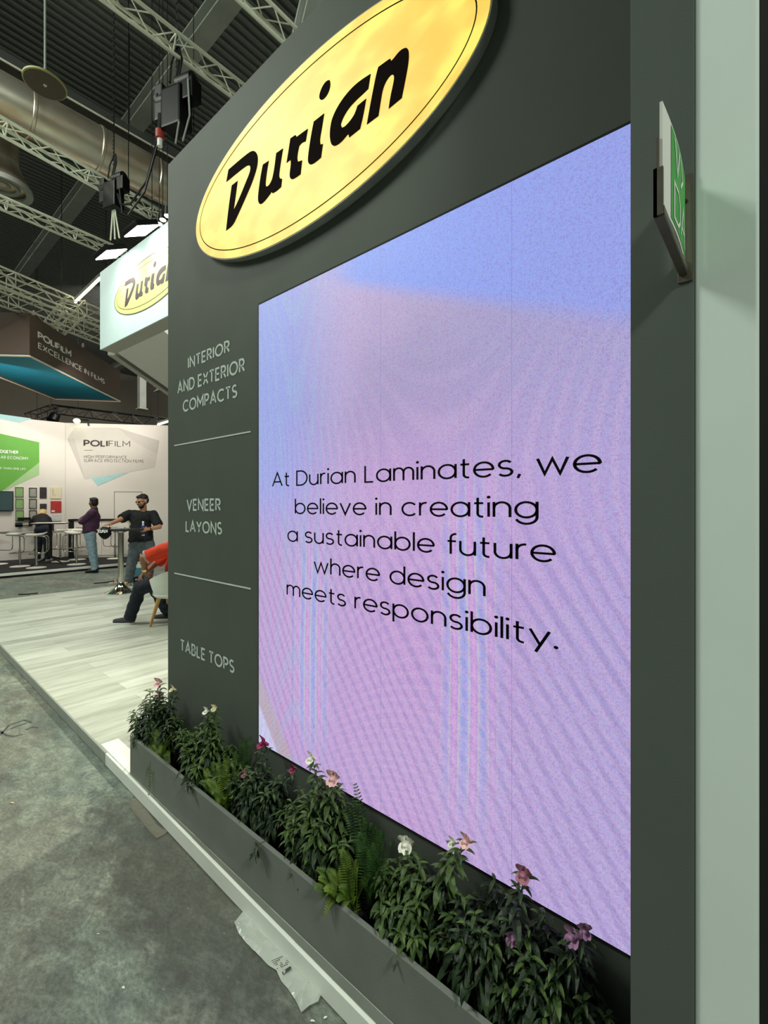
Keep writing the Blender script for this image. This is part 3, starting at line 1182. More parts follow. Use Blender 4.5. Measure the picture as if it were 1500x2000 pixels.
def add_flower(mb, c, size, face, up=Vector((0, 0, 1))):
    """a snapdragon bloom: two tall upper lobes, a three-lobed lip and a short tube"""
    f = Vector(face).normalized()
    r = f.cross(up).normalized()
    u = r.cross(f).normalized()
    c = Vector(c)

    def petal(base, tip_dir, out_dir, ln, wd):
        t_ = tip_dir.normalized()
        o_ = out_dir.normalized()
        s_ = t_.cross(o_).normalized()
        vs, fs = [], []
        rows, cols = 5, 4
        for i in range(rows + 1):
            q = i / rows
            w = wd * 1.15 * math.sin(PI * (.16 + .66 * q)) ** .7
            for j in range(cols + 1):
                e = (j / cols - .5)
                ruf = .07 * ln * math.sin(j * 2.2 + i)
                vs.append(base + t_ * ln * (q - .18 * q * q * abs(e) * 2) + s_ * w * e * 2 * .5 + o_ * (ln * .42 * q * q - ln * .35 * (e * 2) ** 2 * (1 - q * .5)) + o_ * ruf * q)
        for i in range(rows):
            for j in range(cols):
                a = i * (cols + 1) + j
                fs.append((a, a + 1, a + cols + 2, a + cols + 1))
        mb.add(vs, fs)
    S = size
    mb.tube([c - f * S * .7 - u * S * .1, c - f * S * .25, c + f * S * .05], [S * .10, S * .22, S * .24], 10)
    petal(c + r * S * .12, u * .95 + r * .42, f, S * .72, S * .62)
    petal(c - r * S * .12, u * .95 - r * .42, f, S * .72, S * .62)
    petal(c - u * S * .10 + r * S * .12, -u * .8 + r * .6 + f * .4, f, S * .46, S * .46)
    petal(c - u * S * .10 - r * S * .12, -u * .8 - r * .6 + f * .4, f, S * .46, S * .46)
    petal(c - u * S * .12, -u + f * .55, f, S * .46, S * .46)
    mb.ell(c + f * S * .12 - u * S * .02, (S * .2, S * .2, S * .15), 10, 6)


def snapdragon(label, px0, px1, ptop, base_px, flowers, seed, young=False, hang=None, dc=1.155, nst=24, group='snapdragons in the planter trough'):
    rnd = random.Random(seed)
    sA, _ = on_wall(px0, HOR, dc)
    sB, _ = on_wall(px1, HOR, dc)
    cs = (sA + sB) / 2
    hw = max(.10, (sB - sA) / 2 * 1.12)
    _, zt = on_wall((px0 + px1) / 2, ptop, dc)
    zb = PT + .022
    root = wthing('snapdragon', cs, dc, zb, label, 'plant', group)
    po = MB()
    po.lathe([(.052, 0), (.070, .135), (.074, .135), (.074, .150), (.068, .150), (.066, .128)], 28)
    po.build('pot', 'pot', root, smooth=True)
    so = MB()
    so.lathe([(.064, .118), (.045, .127), (.0, .130)], 20)
    so.build('soil', 'soil', root)
    H = zt - zb
    leaves = MB()
    yl = MB()
    stems = MB()
    tips = []
    for k in range(nst):
        ang = 2 * PI * k / nst + rnd.uniform(-.3, .3)
        rr = math.sqrt(rnd.uniform(.02, 1))
        tx = hw * .92 * rr * math.cos(ang)
        ty = max(-.088, min(.062, .10 * rr * math.sin(ang)))
        tz = H * (1 - .45 * rr * rr) * rnd.uniform(.78, 1.0)
        tips.append((Vector((.045 * math.cos(ang) * rr, .035 * math.sin(ang), .124)), Vector((tx, ty, tz))))
    fl = []
    for (fx, fy, mt, sz) in flowers:
        dd = dc + rnd.uniform(-.03, .02)
        s_, z_ = on_wall(fx, fy, dd)
        fl.append((Vector((s_ - cs, dd - dc, z_ - zb)), mt, sz))
        tips.append((Vector((rnd.uniform(-.03, .03), rnd.uniform(-.03, .03), .124)), Vector((s_ - cs, dd - dc + .01, z_ - zb - sz * .25))))
    for b_, t_ in tips:
        mid = b_.lerp(t_, .5) + Vector((rnd.uniform(-.015, .015), rnd.uniform(-.012, .012), .02))
        pts = []
        for i in range(7):
            f = i / 6
            pts.append(b_ * (1 - f) ** 2 + mid * 2 * f * (1 - f) + t_ * f * f)
        stems.tube(pts, [.0032 - .0018 * i / 6 for i in range(7)], 6)
        nl = int(20 + 85 * (t_ - b_).length)
        ph = rnd.uniform(0, 6)
        for i in range(nl):
            f = .12 + .86 * i / (nl - 1)
            p = b_ * (1 - f) ** 2 + mid * 2 * f * (1 - f) + t_ * f * f
            a = ph + i * 2.4
            el = .25 + .75 * f
            dv = Vector((math.cos(a), math.sin(a), el * rnd.uniform(.2, .9)))
            if p.y + dv.y * .04 > .085:
                dv.y *= -.5
            ln = rnd.uniform(.055, .095) * (1 - .55 * max(0, f - .45) / .55)
            tgt = yl if (young and f > .6) or (f > .93) or rnd.random() < .05 else leaves
            add_leaf(tgt, p, dv, (0, 0, 1), ln, ln * rnd.uniform(.25, .34), rnd.uniform(1.1, 2.2) * (1.1 - .5 * f))
    leaves.build('foliage', 'leaf', root)
    yl.build('young_leaves', 'leaf_young', root)
    stems.build('stem', 'stem', root)
    names = {'petal_white': 'white bloom', 'petal_pink': 'pale pink bloom', 'petal_magenta': 'magenta bloom', 'petal_lilac': 'lilac bloom', 'petal_cream': 'cream bloom', 'petal_dusty': 'dusty pink bloom'}
    for p, mt, sz in fl:
        f_ = MB()
        fa = Vector((rnd.uniform(-.3, .7), -1, rnd.uniform(0, .3)))
        add_flower(f_, p, sz, fa)
        q = f_.build('flower', mt, root, smooth=True)
        q['label'] = names[mt]
    if hang:
        h = MB()
        for hx, hy in hang:
            s_, z_ = on_wall(hx, hy, PF - .012)
            e = Vector((s_ - cs, PF - .012 - dc, z_ - zb))
            st = Vector((s_ - cs + .02, PF + .02 - dc, PTOP + .006 - zb))
            pk = Vector((s_ - cs + .01, PF - .010 - dc, PTOP + .004 - zb))
            h.tube([(0.03, 0, .13), st, pk, e], .0014, 5)
            for i in range(9):
                p = pk.lerp(e, i / 8)
                a = rnd.uniform(0, 6)
                add_leaf(h, p, (math.cos(a), -abs(math.sin(a)) * .6 - .05, -.2), (0, -1, .2), rnd.uniform(.032, .050), .013, .6)
        h.build('trailing_sprig', 'leaf', root)
    return root


def fern(label, base_px, dc, fronds, seed, dark=False, base_z=None, group='small ferns between the snapdragons'):
    """fronds: list of pixel tips with their distance from the eye plane"""
    rnd = random.Random(seed)
    s0, _ = on_wall(base_px, HOR, dc)
    zb = (base_z or (PTOP - .07))
    root = wthing('fern', s0, dc, zb, label, 'plant', group)
    c = MB()
    c.lathe([(.038, -.075), (.046, -.002), (.042, -.002), (.036, -.01)], 18)
    c.build('pot', 'pot', root, smooth=True)
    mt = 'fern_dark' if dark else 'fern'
    tips = []
    for (tx, ty, td) in fronds:
        s_, z_ = on_wall(tx, ty, td)
        tips.append(Vector((s_ - s0, td - dc, z_ - zb)))
    for q in list(tips):
        for _ in range(2):
            w = Vector((q.x + rnd.uniform(-.055, .055), q.y + rnd.uniform(-.01, .035), q.z * rnd.uniform(.7, 1.02) + rnd.uniform(0, .03)))
            w.y = min(w.y, D - .02 - dc)
            if not (w.y + dc < PF + .02 and w.z < PTOP - zb + .03):
                tips.append(w)
    for t_ in tips:
        b_ = Vector((rnd.uniform(-.02, .02), rnd.uniform(-.015, .015), -.004))
        mid = b_.lerp(t_, .5) + Vector((0, 0, .05 + .25 * abs(t_.y)))
        if t_.z < PTOP - zb + .02:            # arches over the planter rim
            mid = Vector((t_.x * .5, t_.y * .55, max(.13, PTOP - zb + .075)))
        n = 26
        fr = MB()
        pts = []
        for i in range(n + 1):
            f = i / n
            pts.append(b_ * (1 - f) ** 2 + mid * 2 * f * (1 - f) + t_ * f * f)
        fr.tube(pts, [.0016 - .0011 * i / n for i in range(n + 1)], 5)
        for i in range(4, n + 1):
            f = i / n
            tg = (pts[i] - pts[i - 1]).normalized()
            sd = tg.cross(Vector((0, -.4, 1)))
            if sd.length < .05:
                sd = tg.orthogonal()
            sd.normalize()
            ln = .024 * math.sin(PI * min(1, .16 + .80 * f)) ** .7 + .003
            for sg in (-1, 1):
                add_leaf(fr, pts[i], sd * sg + tg * .35, tg.cross(sd) * 1.0 + Vector((0, 0, .01)), ln, .0052, .5, .12, 3)
        fr.build('frond', mt, root)
    return root


snapdragon('snapdragon at the far left end of the trough with cream and pink blooms', 268, 356, 1338, 0,
           [(309, 1333, 'petal_pink', .042), (312, 1357, 'petal_pink', .040), (336, 1346, 'petal_cream', .032)], 11)
snapdragon('bushy snapdragon against the wall below the words table tops, with small white buds', 352, 466, 1383, 0,
           [(402, 1389, 'petal_white', .030), (418, 1383, 'petal_cream', .028)], 12, young=True, hang=[(368, 1520)])
snapdragon('snapdragon with a magenta bloom at the lower left corner of the screen', 452, 570, 1476, 0,
           [(512, 1452, 'petal_magenta', .044), (571, 1502, 'petal_magenta', .028), (478, 1512, 'petal_dusty', .028)], 13, hang=[(502, 1668)])
snapdragon('snapdragon with one white and one pale pink bloom before the screen bottom edge', 556, 700, 1498, 0,
           [(607, 1482, 'petal_white', .036), (650, 1520, 'petal_pink', .046)], 14, young=True)
snapdragon('snapdragon with a large white bloom on its left and a pink one behind', 740, 880, 1655, 0,
           [(792, 1648, 'petal_white', .046), (884, 1646, 'petal_white', .026), (910, 1643, 'petal_pink', .034)], 15, young=True)
snapdragon('snapdragon with one dusty pink bloom at its top and a cream bloom low in front', 872, 1040, 1690, 0,
           [(1022, 1708, 'petal_dusty', .036), (874, 1846, 'petal_cream', .036)], 16)
snapdragon('snapdragon with three lilac blooms at the right end of the trough', 975, 1195, 1775, 0,
           [(998, 1832, 'petal_lilac', .030), (1118, 1830, 'petal_lilac', .036), (1142, 1818, 'petal_lilac', .028)], 17, nst=34)

fern('fern at the left end of the trough with fronds hanging over its front', 318, 1.10,
     [(283, 1530, 1.03), (290, 1560, 1.025), (300, 1425, 1.10), (340, 1440, 1.12), (278, 1470, 1.06), (330, 1490, 1.05)], 31)
fern('upright fern in the gap left of the magenta-flowered snapdragon', 445, 1.11,
     [(425, 1490, 1.10), (447, 1478, 1.12), (470, 1500, 1.10), (405, 1525, 1.06), (440, 1560, 1.05), (398, 1500, 1.09)], 32)
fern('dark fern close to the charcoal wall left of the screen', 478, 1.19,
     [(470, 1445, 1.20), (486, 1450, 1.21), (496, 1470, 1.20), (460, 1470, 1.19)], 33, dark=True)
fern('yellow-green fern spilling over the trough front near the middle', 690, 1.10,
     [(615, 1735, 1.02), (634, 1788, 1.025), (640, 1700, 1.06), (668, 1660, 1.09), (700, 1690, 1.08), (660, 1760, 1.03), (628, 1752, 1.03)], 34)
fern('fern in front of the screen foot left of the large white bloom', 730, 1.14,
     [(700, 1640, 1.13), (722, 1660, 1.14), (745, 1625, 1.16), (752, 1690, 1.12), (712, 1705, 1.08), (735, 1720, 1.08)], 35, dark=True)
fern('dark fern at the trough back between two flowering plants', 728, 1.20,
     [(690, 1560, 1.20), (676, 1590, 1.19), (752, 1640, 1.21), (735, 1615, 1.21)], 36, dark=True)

# ================================================================ litter on the aisle floor
def crinkle(name, outline, z0, amp, m, label, cat, px=None, inner=26):
    """a thin crumpled sheet on the floor with the given pixel outline"""
    P = [at_height(x, y, z0) for x, y in outline]
    c = sum(P, Vector()) / len(P)
    root = thing(name, (c.x, c.y, 0.0), label, cat)
    bm = bmesh.new()
    vs = [bm.verts.new((p.x - c.x, p.y - c.y, z0)) for p in P]
    f = bm.faces.new(vs)
    bmesh.ops.triangulate(bm, faces=[f])
    for _ in range(4):
        es = [e for e in bm.edges if e.calc_length() > .022]
        if not es:
            break
        bmesh.ops.subdivide_edges(bm, edges=es, cuts=1, use_grid_fill=False)
        bmesh.ops.triangulate(bm, faces=bm.faces[:])
    for v in bm.verts:
        h = noise.noise(Vector((v.co.x * 14, v.co.y * 14, 3.1))) + .6 * noise.noise(Vector((v.co.x * 38, v.co.y * 38, 1)))
        v.co.z = z0 + amp * (.9 + h) * (0.35 if v.is_boundary else 1.0)
    g = bmesh.ops.extrude_face_region(bm, geom=bm.faces[:])
    for v in g['geom']:
        if isinstance(v, bmesh.types.BMVert):
            v.co.z += .0015
    bmesh.ops.recalc_face_normals(bm, faces=bm.faces)
    me = bpy.data.meshes.new(name)
    bm.to_mesh(me)
    bm.free()
    me.materials.append(m)
    o = bpy.data.objects.new('film', me)
    COL.objects.link(o)
    o.parent = root
    return root


def film_mat(name, c, alpha, rough):
    m, t, b = new_mat(name)
    b.inputs['Base Color'].default_value = (*lin(c), 1)
    b.inputs['Roughness'].default_value = rough
    b.inputs['Alpha'].default_value = alpha
    tc = t.nodes.new('ShaderNodeTexCoord')
    nz = t.nodes.new('ShaderNodeTexNoise')
    nz.inputs['Scale'].default_value = 30
    t.links.new(tc.outputs['Object'], nz.inputs['Vector'])
    bp = t.nodes.new('ShaderNodeBump')
    bp.inputs['Strength'].default_value = .4
    bp.inputs['Distance'].default_value = .01
    t.links.new(nz.outputs['Fac'], bp.inputs['Height'])
    t.links.new(bp.outputs[0], b.inputs['Normal'])
    return m


Q = [(230, 340), (262, 306), (292, 345), (330, 400), (390, 520), (450, 610), (500, 640), (560, 700), (640, 810), (690, 870), (740, 900), (790, 960), (850, 1020), (895, 1070), (900, 1105), (870, 1170), (790, 1210), (720, 1268), (660, 1150), (600, 1060), (540, 990), (500, 900), (430, 850), (340, 760), (230, 650), (160, 560), (125, 470)]
bag = crinkle('plastic_sleeve', [(430 + .22 * x, 1700 + .22 * y) for x, y in Q], .003, .011, film_mat('milky_film', (206, 212, 202), .62, .25),
              'crumpled milky plastic sleeve with a printed mark, lying beside the platform edge', 'wrapper')
pr = MB()
bc = bag.location
M['print_ink'] = mat('grey_print', (60, 62, 60), .7)
rnd = random.Random(5)
for i in range(6):
    for j in range(7):
        if rnd.random() < .3:
            continue
        x0, y0 = 455 + j * 17 + i * 9, 800 - j * 7 + i * 14
        q = [at_height(430 + .22 * xx, 1700 + .22 * yy, .0165) for xx, yy in ((x0, y0), (x0 + 14, y0 - 6), (x0 + 17, y0 - 1), (x0 + 3, y0 + 5))]
        pr.poly([p - bc for p in q])
q = [at_height(430 + .22 * xx, 1700 + .22 * yy, .0165) for xx, yy in ((548, 905), (560, 890), (620, 850), (634, 862), (622, 885), (562, 930))]
pr.poly([p - bc for p in q])
pr.build('printed_mark', 'print_ink', bag)
crinkle('tape_strip', [(258, 1562), (268, 1558), (288, 1585), (306, 1612), (328, 1624), (318, 1632), (305, 1638), (290, 1622), (272, 1600), (255, 1578)], .0015, .0015, film_mat('clear_tape', (150, 146, 130), .42, .12),
        'strip of clear packing tape stuck to the floor at the platform edge', 'tape')
M['dry_leaf'] = mat('dry_leaf', (196, 176, 128), .7, vary=.2, scale=40)
M['paper_scrap'] = mat('paper_scrap', (232, 232, 222), .7)
for i, (nm, lab, cat, m, px, py, ln, wd, an) in enumerate((
        ('fallen_leaf', 'curled dry leaf on the aisle floor at the left edge', 'leaf', 'dry_leaf', 24, 1568, .026, .012, .6),
        ('paper_scrap', 'white paper crumb left of the plastic sleeve', 'scrap', 'paper_scrap', 241, 1929, .012, .008, .5),
        ('paper_scrap', 'white paper crumb right below the plastic sleeve', 'scrap', 'paper_scrap', 636, 1987, .013, .007, 1.3),
        ('paper_scrap', 'white paper crumb at the lower end of the plastic sleeve', 'scrap', 'paper_scrap', 611, 1994, .016, .006, .7),
        ('paper_scrap', 'tiny white crumb left of the sleeve on the dark floor', 'scrap', 'paper_scrap', 192, 1824, .012, .003, .9))):
    p = at_height(px, py, .002)
    o = MB()
    add_leaf(o, (-ln / 2, 0, .002), (1, 0, .25), (0, 0, 1), ln, wd, .7, .1, 5)
    o2 = MB()
    o2.add([v + Vector((0, 0, .001)) for v in o.v], o.f)
    o2.add([v for v in o.v], o.f)
    t_ = o2.build(nm, m, None, loc=(p.x, p.y, 0), rotz=an)
    tag(t_, lab, cat)
# dark scuff mark on the floor
o = MB()
c = at_height(48, 1428, 0.0)
for pts in ([(0, 1436), (18, 1416), (48, 1406), (62, 1412)], [(0, 1428), (12, 1436), (28, 1438), (45, 1434)], [(20, 1424), (34, 1418), (52, 1412)], [(50, 1426), (62, 1420), (74, 1421)]):
    ps = [at_height(x, y, 0.0012) - c for x, y in pts]
    for a, b in zip(ps, ps[1:]):
        t_ = (b - a).normalized()
        s_ = Vector((-t_.y, t_.x, 0)) * .008
        o.poly([a + s_, b + s_, b - s_, a - s_])
tag(o.build('scuff_mark', mat('scuff', (70, 74, 70), .8, vary=.3, scale=30), None, loc=(c.x, c.y, 0)), 'dark curved scuff mark on the aisle floor near the left edge', 'scuff mark')

# ================================================================ the neighbour stand
class Plane:
    """an upright plane through two floor points; x runs from a to b, y points into it"""

    def __init__(self, a, b):
        self.a = Vector((a.x, a.y, 0))
        e = Vector((b.x - a.x, b.y - a.y, 0))
        self.len = e.length
        self.ex = e.normalized()
        self.ey = Vector((-self.ex.y, self.ex.x, 0))
        self.rot = math.atan2(self.ex.y, self.ex.x)

    def uv(self, px, py, off=0.0):
        p = at_plane(px, py, self.a - self.ey * off, self.ey)
        return (p - self.a).dot(self.ex), p.z

    def pt(self, x, y, z):
        p = self.a + self.ex * x + self.ey * y
        return Vector((p.x, p.y, z))


def panel_poly(mb, pl, pix, y0, y1, x_o=0.0, z_o=0.0, off=0.0):
    q = [pl.uv(x, y, off) for x, y in pix]
    n = len(q)
    vs = [(x - x_o, y0, z - z_o) for x, z in q] + [(x - x_o, y1, z - z_o) for x, z in q]
    mb.add(vs, [tuple(range(n)), tuple(range(2 * n - 1, n - 1, -1))] + [(i, (i + 1) % n, n + (i + 1) % n, n + i) for i in range(n)])


def plane_text_r(s, parent, pl, m, px0, px1, pb, pt_, **kw):
    """baseline and cap height read at the right-hand end"""
    x0, _ = pl.uv(px0, pb)
    x1, zb = pl.uv(px1, pb)
    _, zt = pl.uv(px1, pt_)
    line_of_text('lettering', s, parent, m, x0, x1, zb - PZ, zt - zb, y=-.012, **kw)


def plane_text(s, parent, pl, m, px0, px1, pb, pt_, x_o, z_o, name='lettering', y=-.012, **kw):
    x0, zb = pl.uv(px0, pb)
    _, zt = pl.uv(px0, pt_)
    x1, _ = pl.uv(px1, pb)
    line_of_text(name, s, parent, m, x0 - x_o, x1 - x_o, zb - z_o, zt - zb, y=y, **kw)


PZ = 0.10
M['carpet_black'] = mat('black_carpet', (30, 27, 27), .95, vary=.25, scale=30, bump=.4, bscale=300)
M['stand_white'] = mat('white_stand_wall', (226, 218, 206), .6, vary=.02, scale=2)
M['print_green'] = mat('green_graphic', (104, 172, 62), .6, vary=.03)
M['print_green_pale'] = mat('pale_green_graphic', (166, 204, 140), .6, vary=.03)
M['print_teal'] = mat('pale_teal_graphic', (166, 206, 204), .6, vary=.03)
M['print_grey'] = mat('pale_grey_graphic', (204, 198, 186), .6, vary=.02)
M['print_grey_dark'] = mat('grey_graphic', (196, 188, 178), .6, vary=.02)
M['ink_brown'] = mat('dark_brown_lettering', (66, 50, 50), .6)
M['ink_soft'] = mat('soft_brown_lettering', (122, 104, 100), .6)
M['ink_white'] = mat('white_lettering', (250, 250, 246), .6)
M['seam'] = mat('dark_seam', (120, 110, 102), .7)

pf = thing('low_platform', WP(-13, 2, 0), 'black carpeted platform of the white stand, edged in white, under the bar stools', 'platform')
o = MB()
o.box(-9.5, 0, -7, 12, .004, PZ - .0021)
o.build('carpet_deck', 'carpet_black', pf)
o = MB()
o.box(.0005, .014, -7, 12, PZ - .05, PZ)
o.box(-.05, .0, -7, 12, PZ - .002, PZ)
o.build('edge_trim', 'white_trim', pf, bevel=.002)['label'] = 'white edge trim'

TOPZ = EYE + 2.45
LW = Plane(CP(-11.7, 11.51), CP(-9.4, 13.6))
RW = Plane(CP(-9.4, 13.6), CP(-5.4, 14.225))
lw = thing('exhibition_wall', LW.pt(0, 0, PZ), 'white stand wall with the green graphic and framed samples', 'wall', LW.rot)
o = MB()
o.box(0, LW.len - .004, 0, .12, 0, TOPZ - PZ)
o.build('wall_panel', 'stand_white', lw)
o = MB()
panel_poly(o, LW, [(-40, 838), (76.5, 864), (76.5, 903), (8, 956), (-40, 990)], -.008, -.001, 0, PZ)
o.build('green_graphic', 'print_green', lw)
o = MB()
panel_poly(o, LW, [(76.5, 903.6), (76.5, 927), (12, 957), (8, 956.6)], -.007, -.001, 0, PZ)
o.build('pale_green_graphic', 'print_green_pale', lw)
o = MB()
panel_poly(o, LW, [(-20, 806), (62, 817.5), (38, 825.5), (-20, 814)], -.006, -.001, 0, PZ)
o.build('teal_graphic', 'print_teal', lw)
plane_text_r('TOGETHER', lw, LW, 'ink_white', -5, 35, 886.9, 880.2, weight=.24, gap=.3)
plane_text_r('CIRCULAR ECONOMY', lw, LW, 'ink_white', -28, 55, 898.6, 892.8, weight=.14, gap=.3)
plane_text_r('MORE THAN ONE LIFE', lw, LW, 'ink_white', -14, 50, 918.2, 914.2, weight=.14, gap=.3)

rw = thing('exhibition_wall', RW.pt(0, 0, PZ), 'white stand wall with the grey polygon graphic behind the two standing men', 'wall', RW.rot)
o = MB()
o.box(0, RW.len, 0, .12, 0, TOPZ - PZ)
o.build('wall_panel', 'stand_white', rw)


def z5(x, y):
    return (x * .22667, 830 + y * .22667)


for nm, pts, m, y in (('grey_graphic', [(580, 120), (640, 22), (1010, 22), (1372, 135), (1335, 365), (1100, 410), (730, 470)], 'print_grey', -.004),
                      ('grey_graphic_facet', [(1010, 24), (1372, 135), (1352, 250), (1160, 150)], 'print_grey_dark', -.0055),
                      ('grey_graphic_facet', [(580, 122), (730, 468), (690, 300), (640, 120)], 'print_grey_dark', -.0055),
                      ('teal_graphic', [(790, 458), (1110, 410), (842, 525)], 'print_teal', -.0065)):
    o = MB()
    panel_poly(o, RW, [z5(*p) for p in pts], y, -.001, 0, PZ)
    o.build(nm, m, rw)
a, b = z5(728, 182), z5(1100, 130)
x0, zb = RW.uv(*a)
x1, _ = RW.uv(b[0], a[1])
_, zt = RW.uv(a[0], b[1])
mb = MB()
tw = text_width('POLIFILM', .22, .4)
kx = (x1 - x0) / tw
letters(mb, 'POLIFILM', lambda p: (x0 + p.x * kx, -.009, zb - PZ + (zt - zb) * (.06 + p.y * .88)), weight=.10, gap=.26, bold_to=4, bold=.23)
mb.build('lettering', 'ink_brown', rw)
a, b = z5(725, 286), z5(1092, 259)
plane_text('HIGH PERFORMANCE', rw, RW, 'ink_soft', a[0], b[0], a[1], b[1], 0, PZ, y=-.009, weight=.14, gap=.3)
a, b = z5(725, 319), z5(1236, 292)
plane_text('SURFACE PROTECTION FILMS', rw, RW, 'ink_soft', a[0], b[0], a[1], b[1], 0, PZ, y=-.009, weight=.14, gap=.3)
o = MB()
panel_poly(o, RW, [z5(728, 216), z5(800, 216), z5(800, 220), z5(728, 220)], -.008, -.001, 0, PZ)
o.build('short_rule', 'ink_soft', rw)
o = MB()
for q in ([(222.8, 960), (223.8, 960), (223.8, 1083), (222.8, 1083)], [(222.8, 960), (278, 960.4), (278, 961.4), (222.8, 961)], [(277, 960.4), (278, 960.4), (278, 1083), (277, 1083)]):
    panel_poly(o, RW, q, -.004, -.001, 0, PZ)
o.build('door_seam', 'seam', rw)

# television
x0, z0 = LW.uv(26.5, 959.5, .12)
_, z1 = LW.uv(24, 998, .12)
tv = thing('television', LW.pt(x0 - 1.0, -.12, z1), 'flat black television on the white wall at the left edge', 'television', LW.rot)
o = MB()
o.box(0, 1.0, 0, .05, 0, z0 - z1)
o.build('case', 'black_plastic', tv, bevel=.006)
o = MB()
o.box(.018, .982, -.002, .002, .022, z0 - z1 - .018)
o.build('screen', mat('dark_glass', (64, 84, 84), .15, vary=.1, scale=2), tv)
o = MB()
o.box(.4, .6, .05, .12, .2, .4)
o.build('wall_mount', 'black_metal', tv)


def c22(x, y):
    return (x * .13333, 930 + y * .13333)


M['s_green'] = mat('green_film_sample', (132, 172, 96), .35, vary=.15, scale=6)
M['s_grey'] = mat('grey_film_sample', (158, 154, 142), .35, vary=.2, scale=6)
M['s_black'] = mat('black_film_sample', (44, 36, 36), .4, vary=.3, scale=12)
M['s_cream'] = mat('cream_board', (226, 214, 178), .6, vary=.05, scale=20)
M['s_red'] = mat('red_board', (178, 40, 36), .5, vary=.05)
M['s_pale'] = mat('pale_print', (206, 206, 200), .5, vary=.15, scale=30)
SG = 'sample boards on the white stand wall'
for (xa, ya, xb, yb, m, lab, fr) in (
        (222, 158, 346, 310, 's_green', 'top green framed film sample beside the television', True),
        (225, 332, 348, 480, 's_green', 'middle green framed film sample beside the television', True),
        (228, 500, 350, 655, 's_green', 'bottom green framed film sample, above the dark device', True),
        (425, 168, 540, 312, 's_grey', 'top grey framed film sample in the second column', True),
        (425, 334, 540, 478, 's_grey', 'middle grey framed film sample in the second column', True),
        (425, 500, 540, 650, 's_grey', 'bottom grey framed film sample left of the bending blond person', True),
        (583, 162, 684, 323, 's_black', 'tall black picture board on the white wall', False),
        (585, 404, 684, 480, 's_black', 'small black picture board above the blond head', False),
        (738, 160, 900, 330, 's_cream', 'cream board above the red one', False),
        (742, 364, 900, 530, 's_red', 'square red board on the white wall', False),
        (766, 562, 898, 655, 's_pale', 'pale grey sheet below the red board', False)):
    xl, zt = LW.uv(*c22(xa, ya), .03)
    xr, zbm = LW.uv(*c22(xb, yb), .03)
    t_ = thing('sample_board', LW.pt(xl, -.03, zbm), lab, 'sample board', LW.rot, SG)
    w, h = xr - xl, zt - zbm
    o = MB()
    o.box(0, w, 0, .028, 0, h)
    o.build('board', 'white' if fr else m, t_, bevel=.003)
    if fr:
        o = MB()
        for q in ((0, .02, 0, h), (w - .02, w, 0, h), (0, w, 0, .02), (0, w, h - .02, h)):
            o.box(q[0], q[1], -.012, 0, q[2], q[3])
        o.build('frame', 'black_metal' if 'grey' in m else mat('olive_frame', (84, 96, 66), .5), t_)
        o = MB()
        o.box(.025, w - .025, -.004, -.0005, .025, h - .025)
        o.build('film', m, t_)
    elif m == 's_red':
        o = MB()
        o.box(.02, w * .38, -.003, -.0005, .015, .06)
        o.build('sticker', 'white', t_)
    elif m == 's_cream':
        o = MB()
        for i in range(6):
            o.box(.04, w * (.3 if i else .5), -.002, -.0005, h * (.3 + .1 * i), h * (.3 + .1 * i) + .008)
        o.build('printed_lines', 'ink_soft', t_)
# dark hand device on a wall bracket
xl, zt = LW.uv(*c22(222, 715), .18)
xr, _ = LW.uv(*c22(420, 715), .18)
t_ = thing('film_roller', LW.pt(xl, -.18, zt), 'dark roller device fixed to the wall below the green samples', 'roller', LW.rot)
o = MB()
o.tube([(0, 0, 0), (.16, 0, 0)], .06, 14)
o.build('roll', 'black_plastic', t_, smooth=True)
o = MB()
o.tube([(.16, 0, 0), (xr - xl, 0, .01)], .035, 12)
o.build('core', mat('grey_film_roll', (150, 140, 124), .4), t_, smooth=True)
o = MB()
o.box(.1, .16, .02, .18, -.02, .02)
o.build('wall_bracket', 'black_metal', t_)
xl, zt = LW.uv(*c22(255, 612), .14)
t_ = thing('sample_tray', LW.pt(xl, -.16, zt - .06), 'small dark tray on the wall over the lowest green sample', 'tray', LW.rot)
o = MB()
o.prism([(0, 0), (.3, 0), (.27, .14), (.02, .14)], 0, .02)
o.build('tray_base', 'black_plastic', t_)
o = MB()
o.prism([(0, 0), (.3, 0), (.3, .012), (0, .012)], .02, .07)
o.build('tray_lip', 'black_plastic', t_)

# counter
cA = at_height(133, 1085, PZ)
CT = Plane(CP(-9.12, 13.30), CP(-6.2, 13.76))
cx0, cz1 = CT.uv(133.5, 1014)
cx1, _ = CT.uv(252, 1014)
ct = thing('counter', CT.pt(cx0, 0, PZ), 'low white counter with black top and side behind the man in purple', 'counter', CT.rot)
w, h = cx1 - cx0, cz1 - PZ
o = MB()
o.box(0, w, -.02, .28, h - .05, h)
o.build('worktop', 'black', ct)
o = MB()
o.box(0, .14, 0, .28, .0, h - .0505)
o.build('side_panel', 'black', ct)
for i in range(2):
    o = MB()
    xa = .145 + i * (w - .145) / 2
    o.box(xa, xa + (w - .145) / 2 - .008, .01, .28, .06, h - .0505)
    o.build('front_panel', 'stand_white', ct)
o = MB()
o.box(.145, w, .03, .26, .0, .0595)
o.build('plinth', 'white', ct)
o = MB()
o.box(.2, w - .1, .004, .0095, h - .26, h - .235)
o.build('shelf_rail', 'grey_trim', ct)

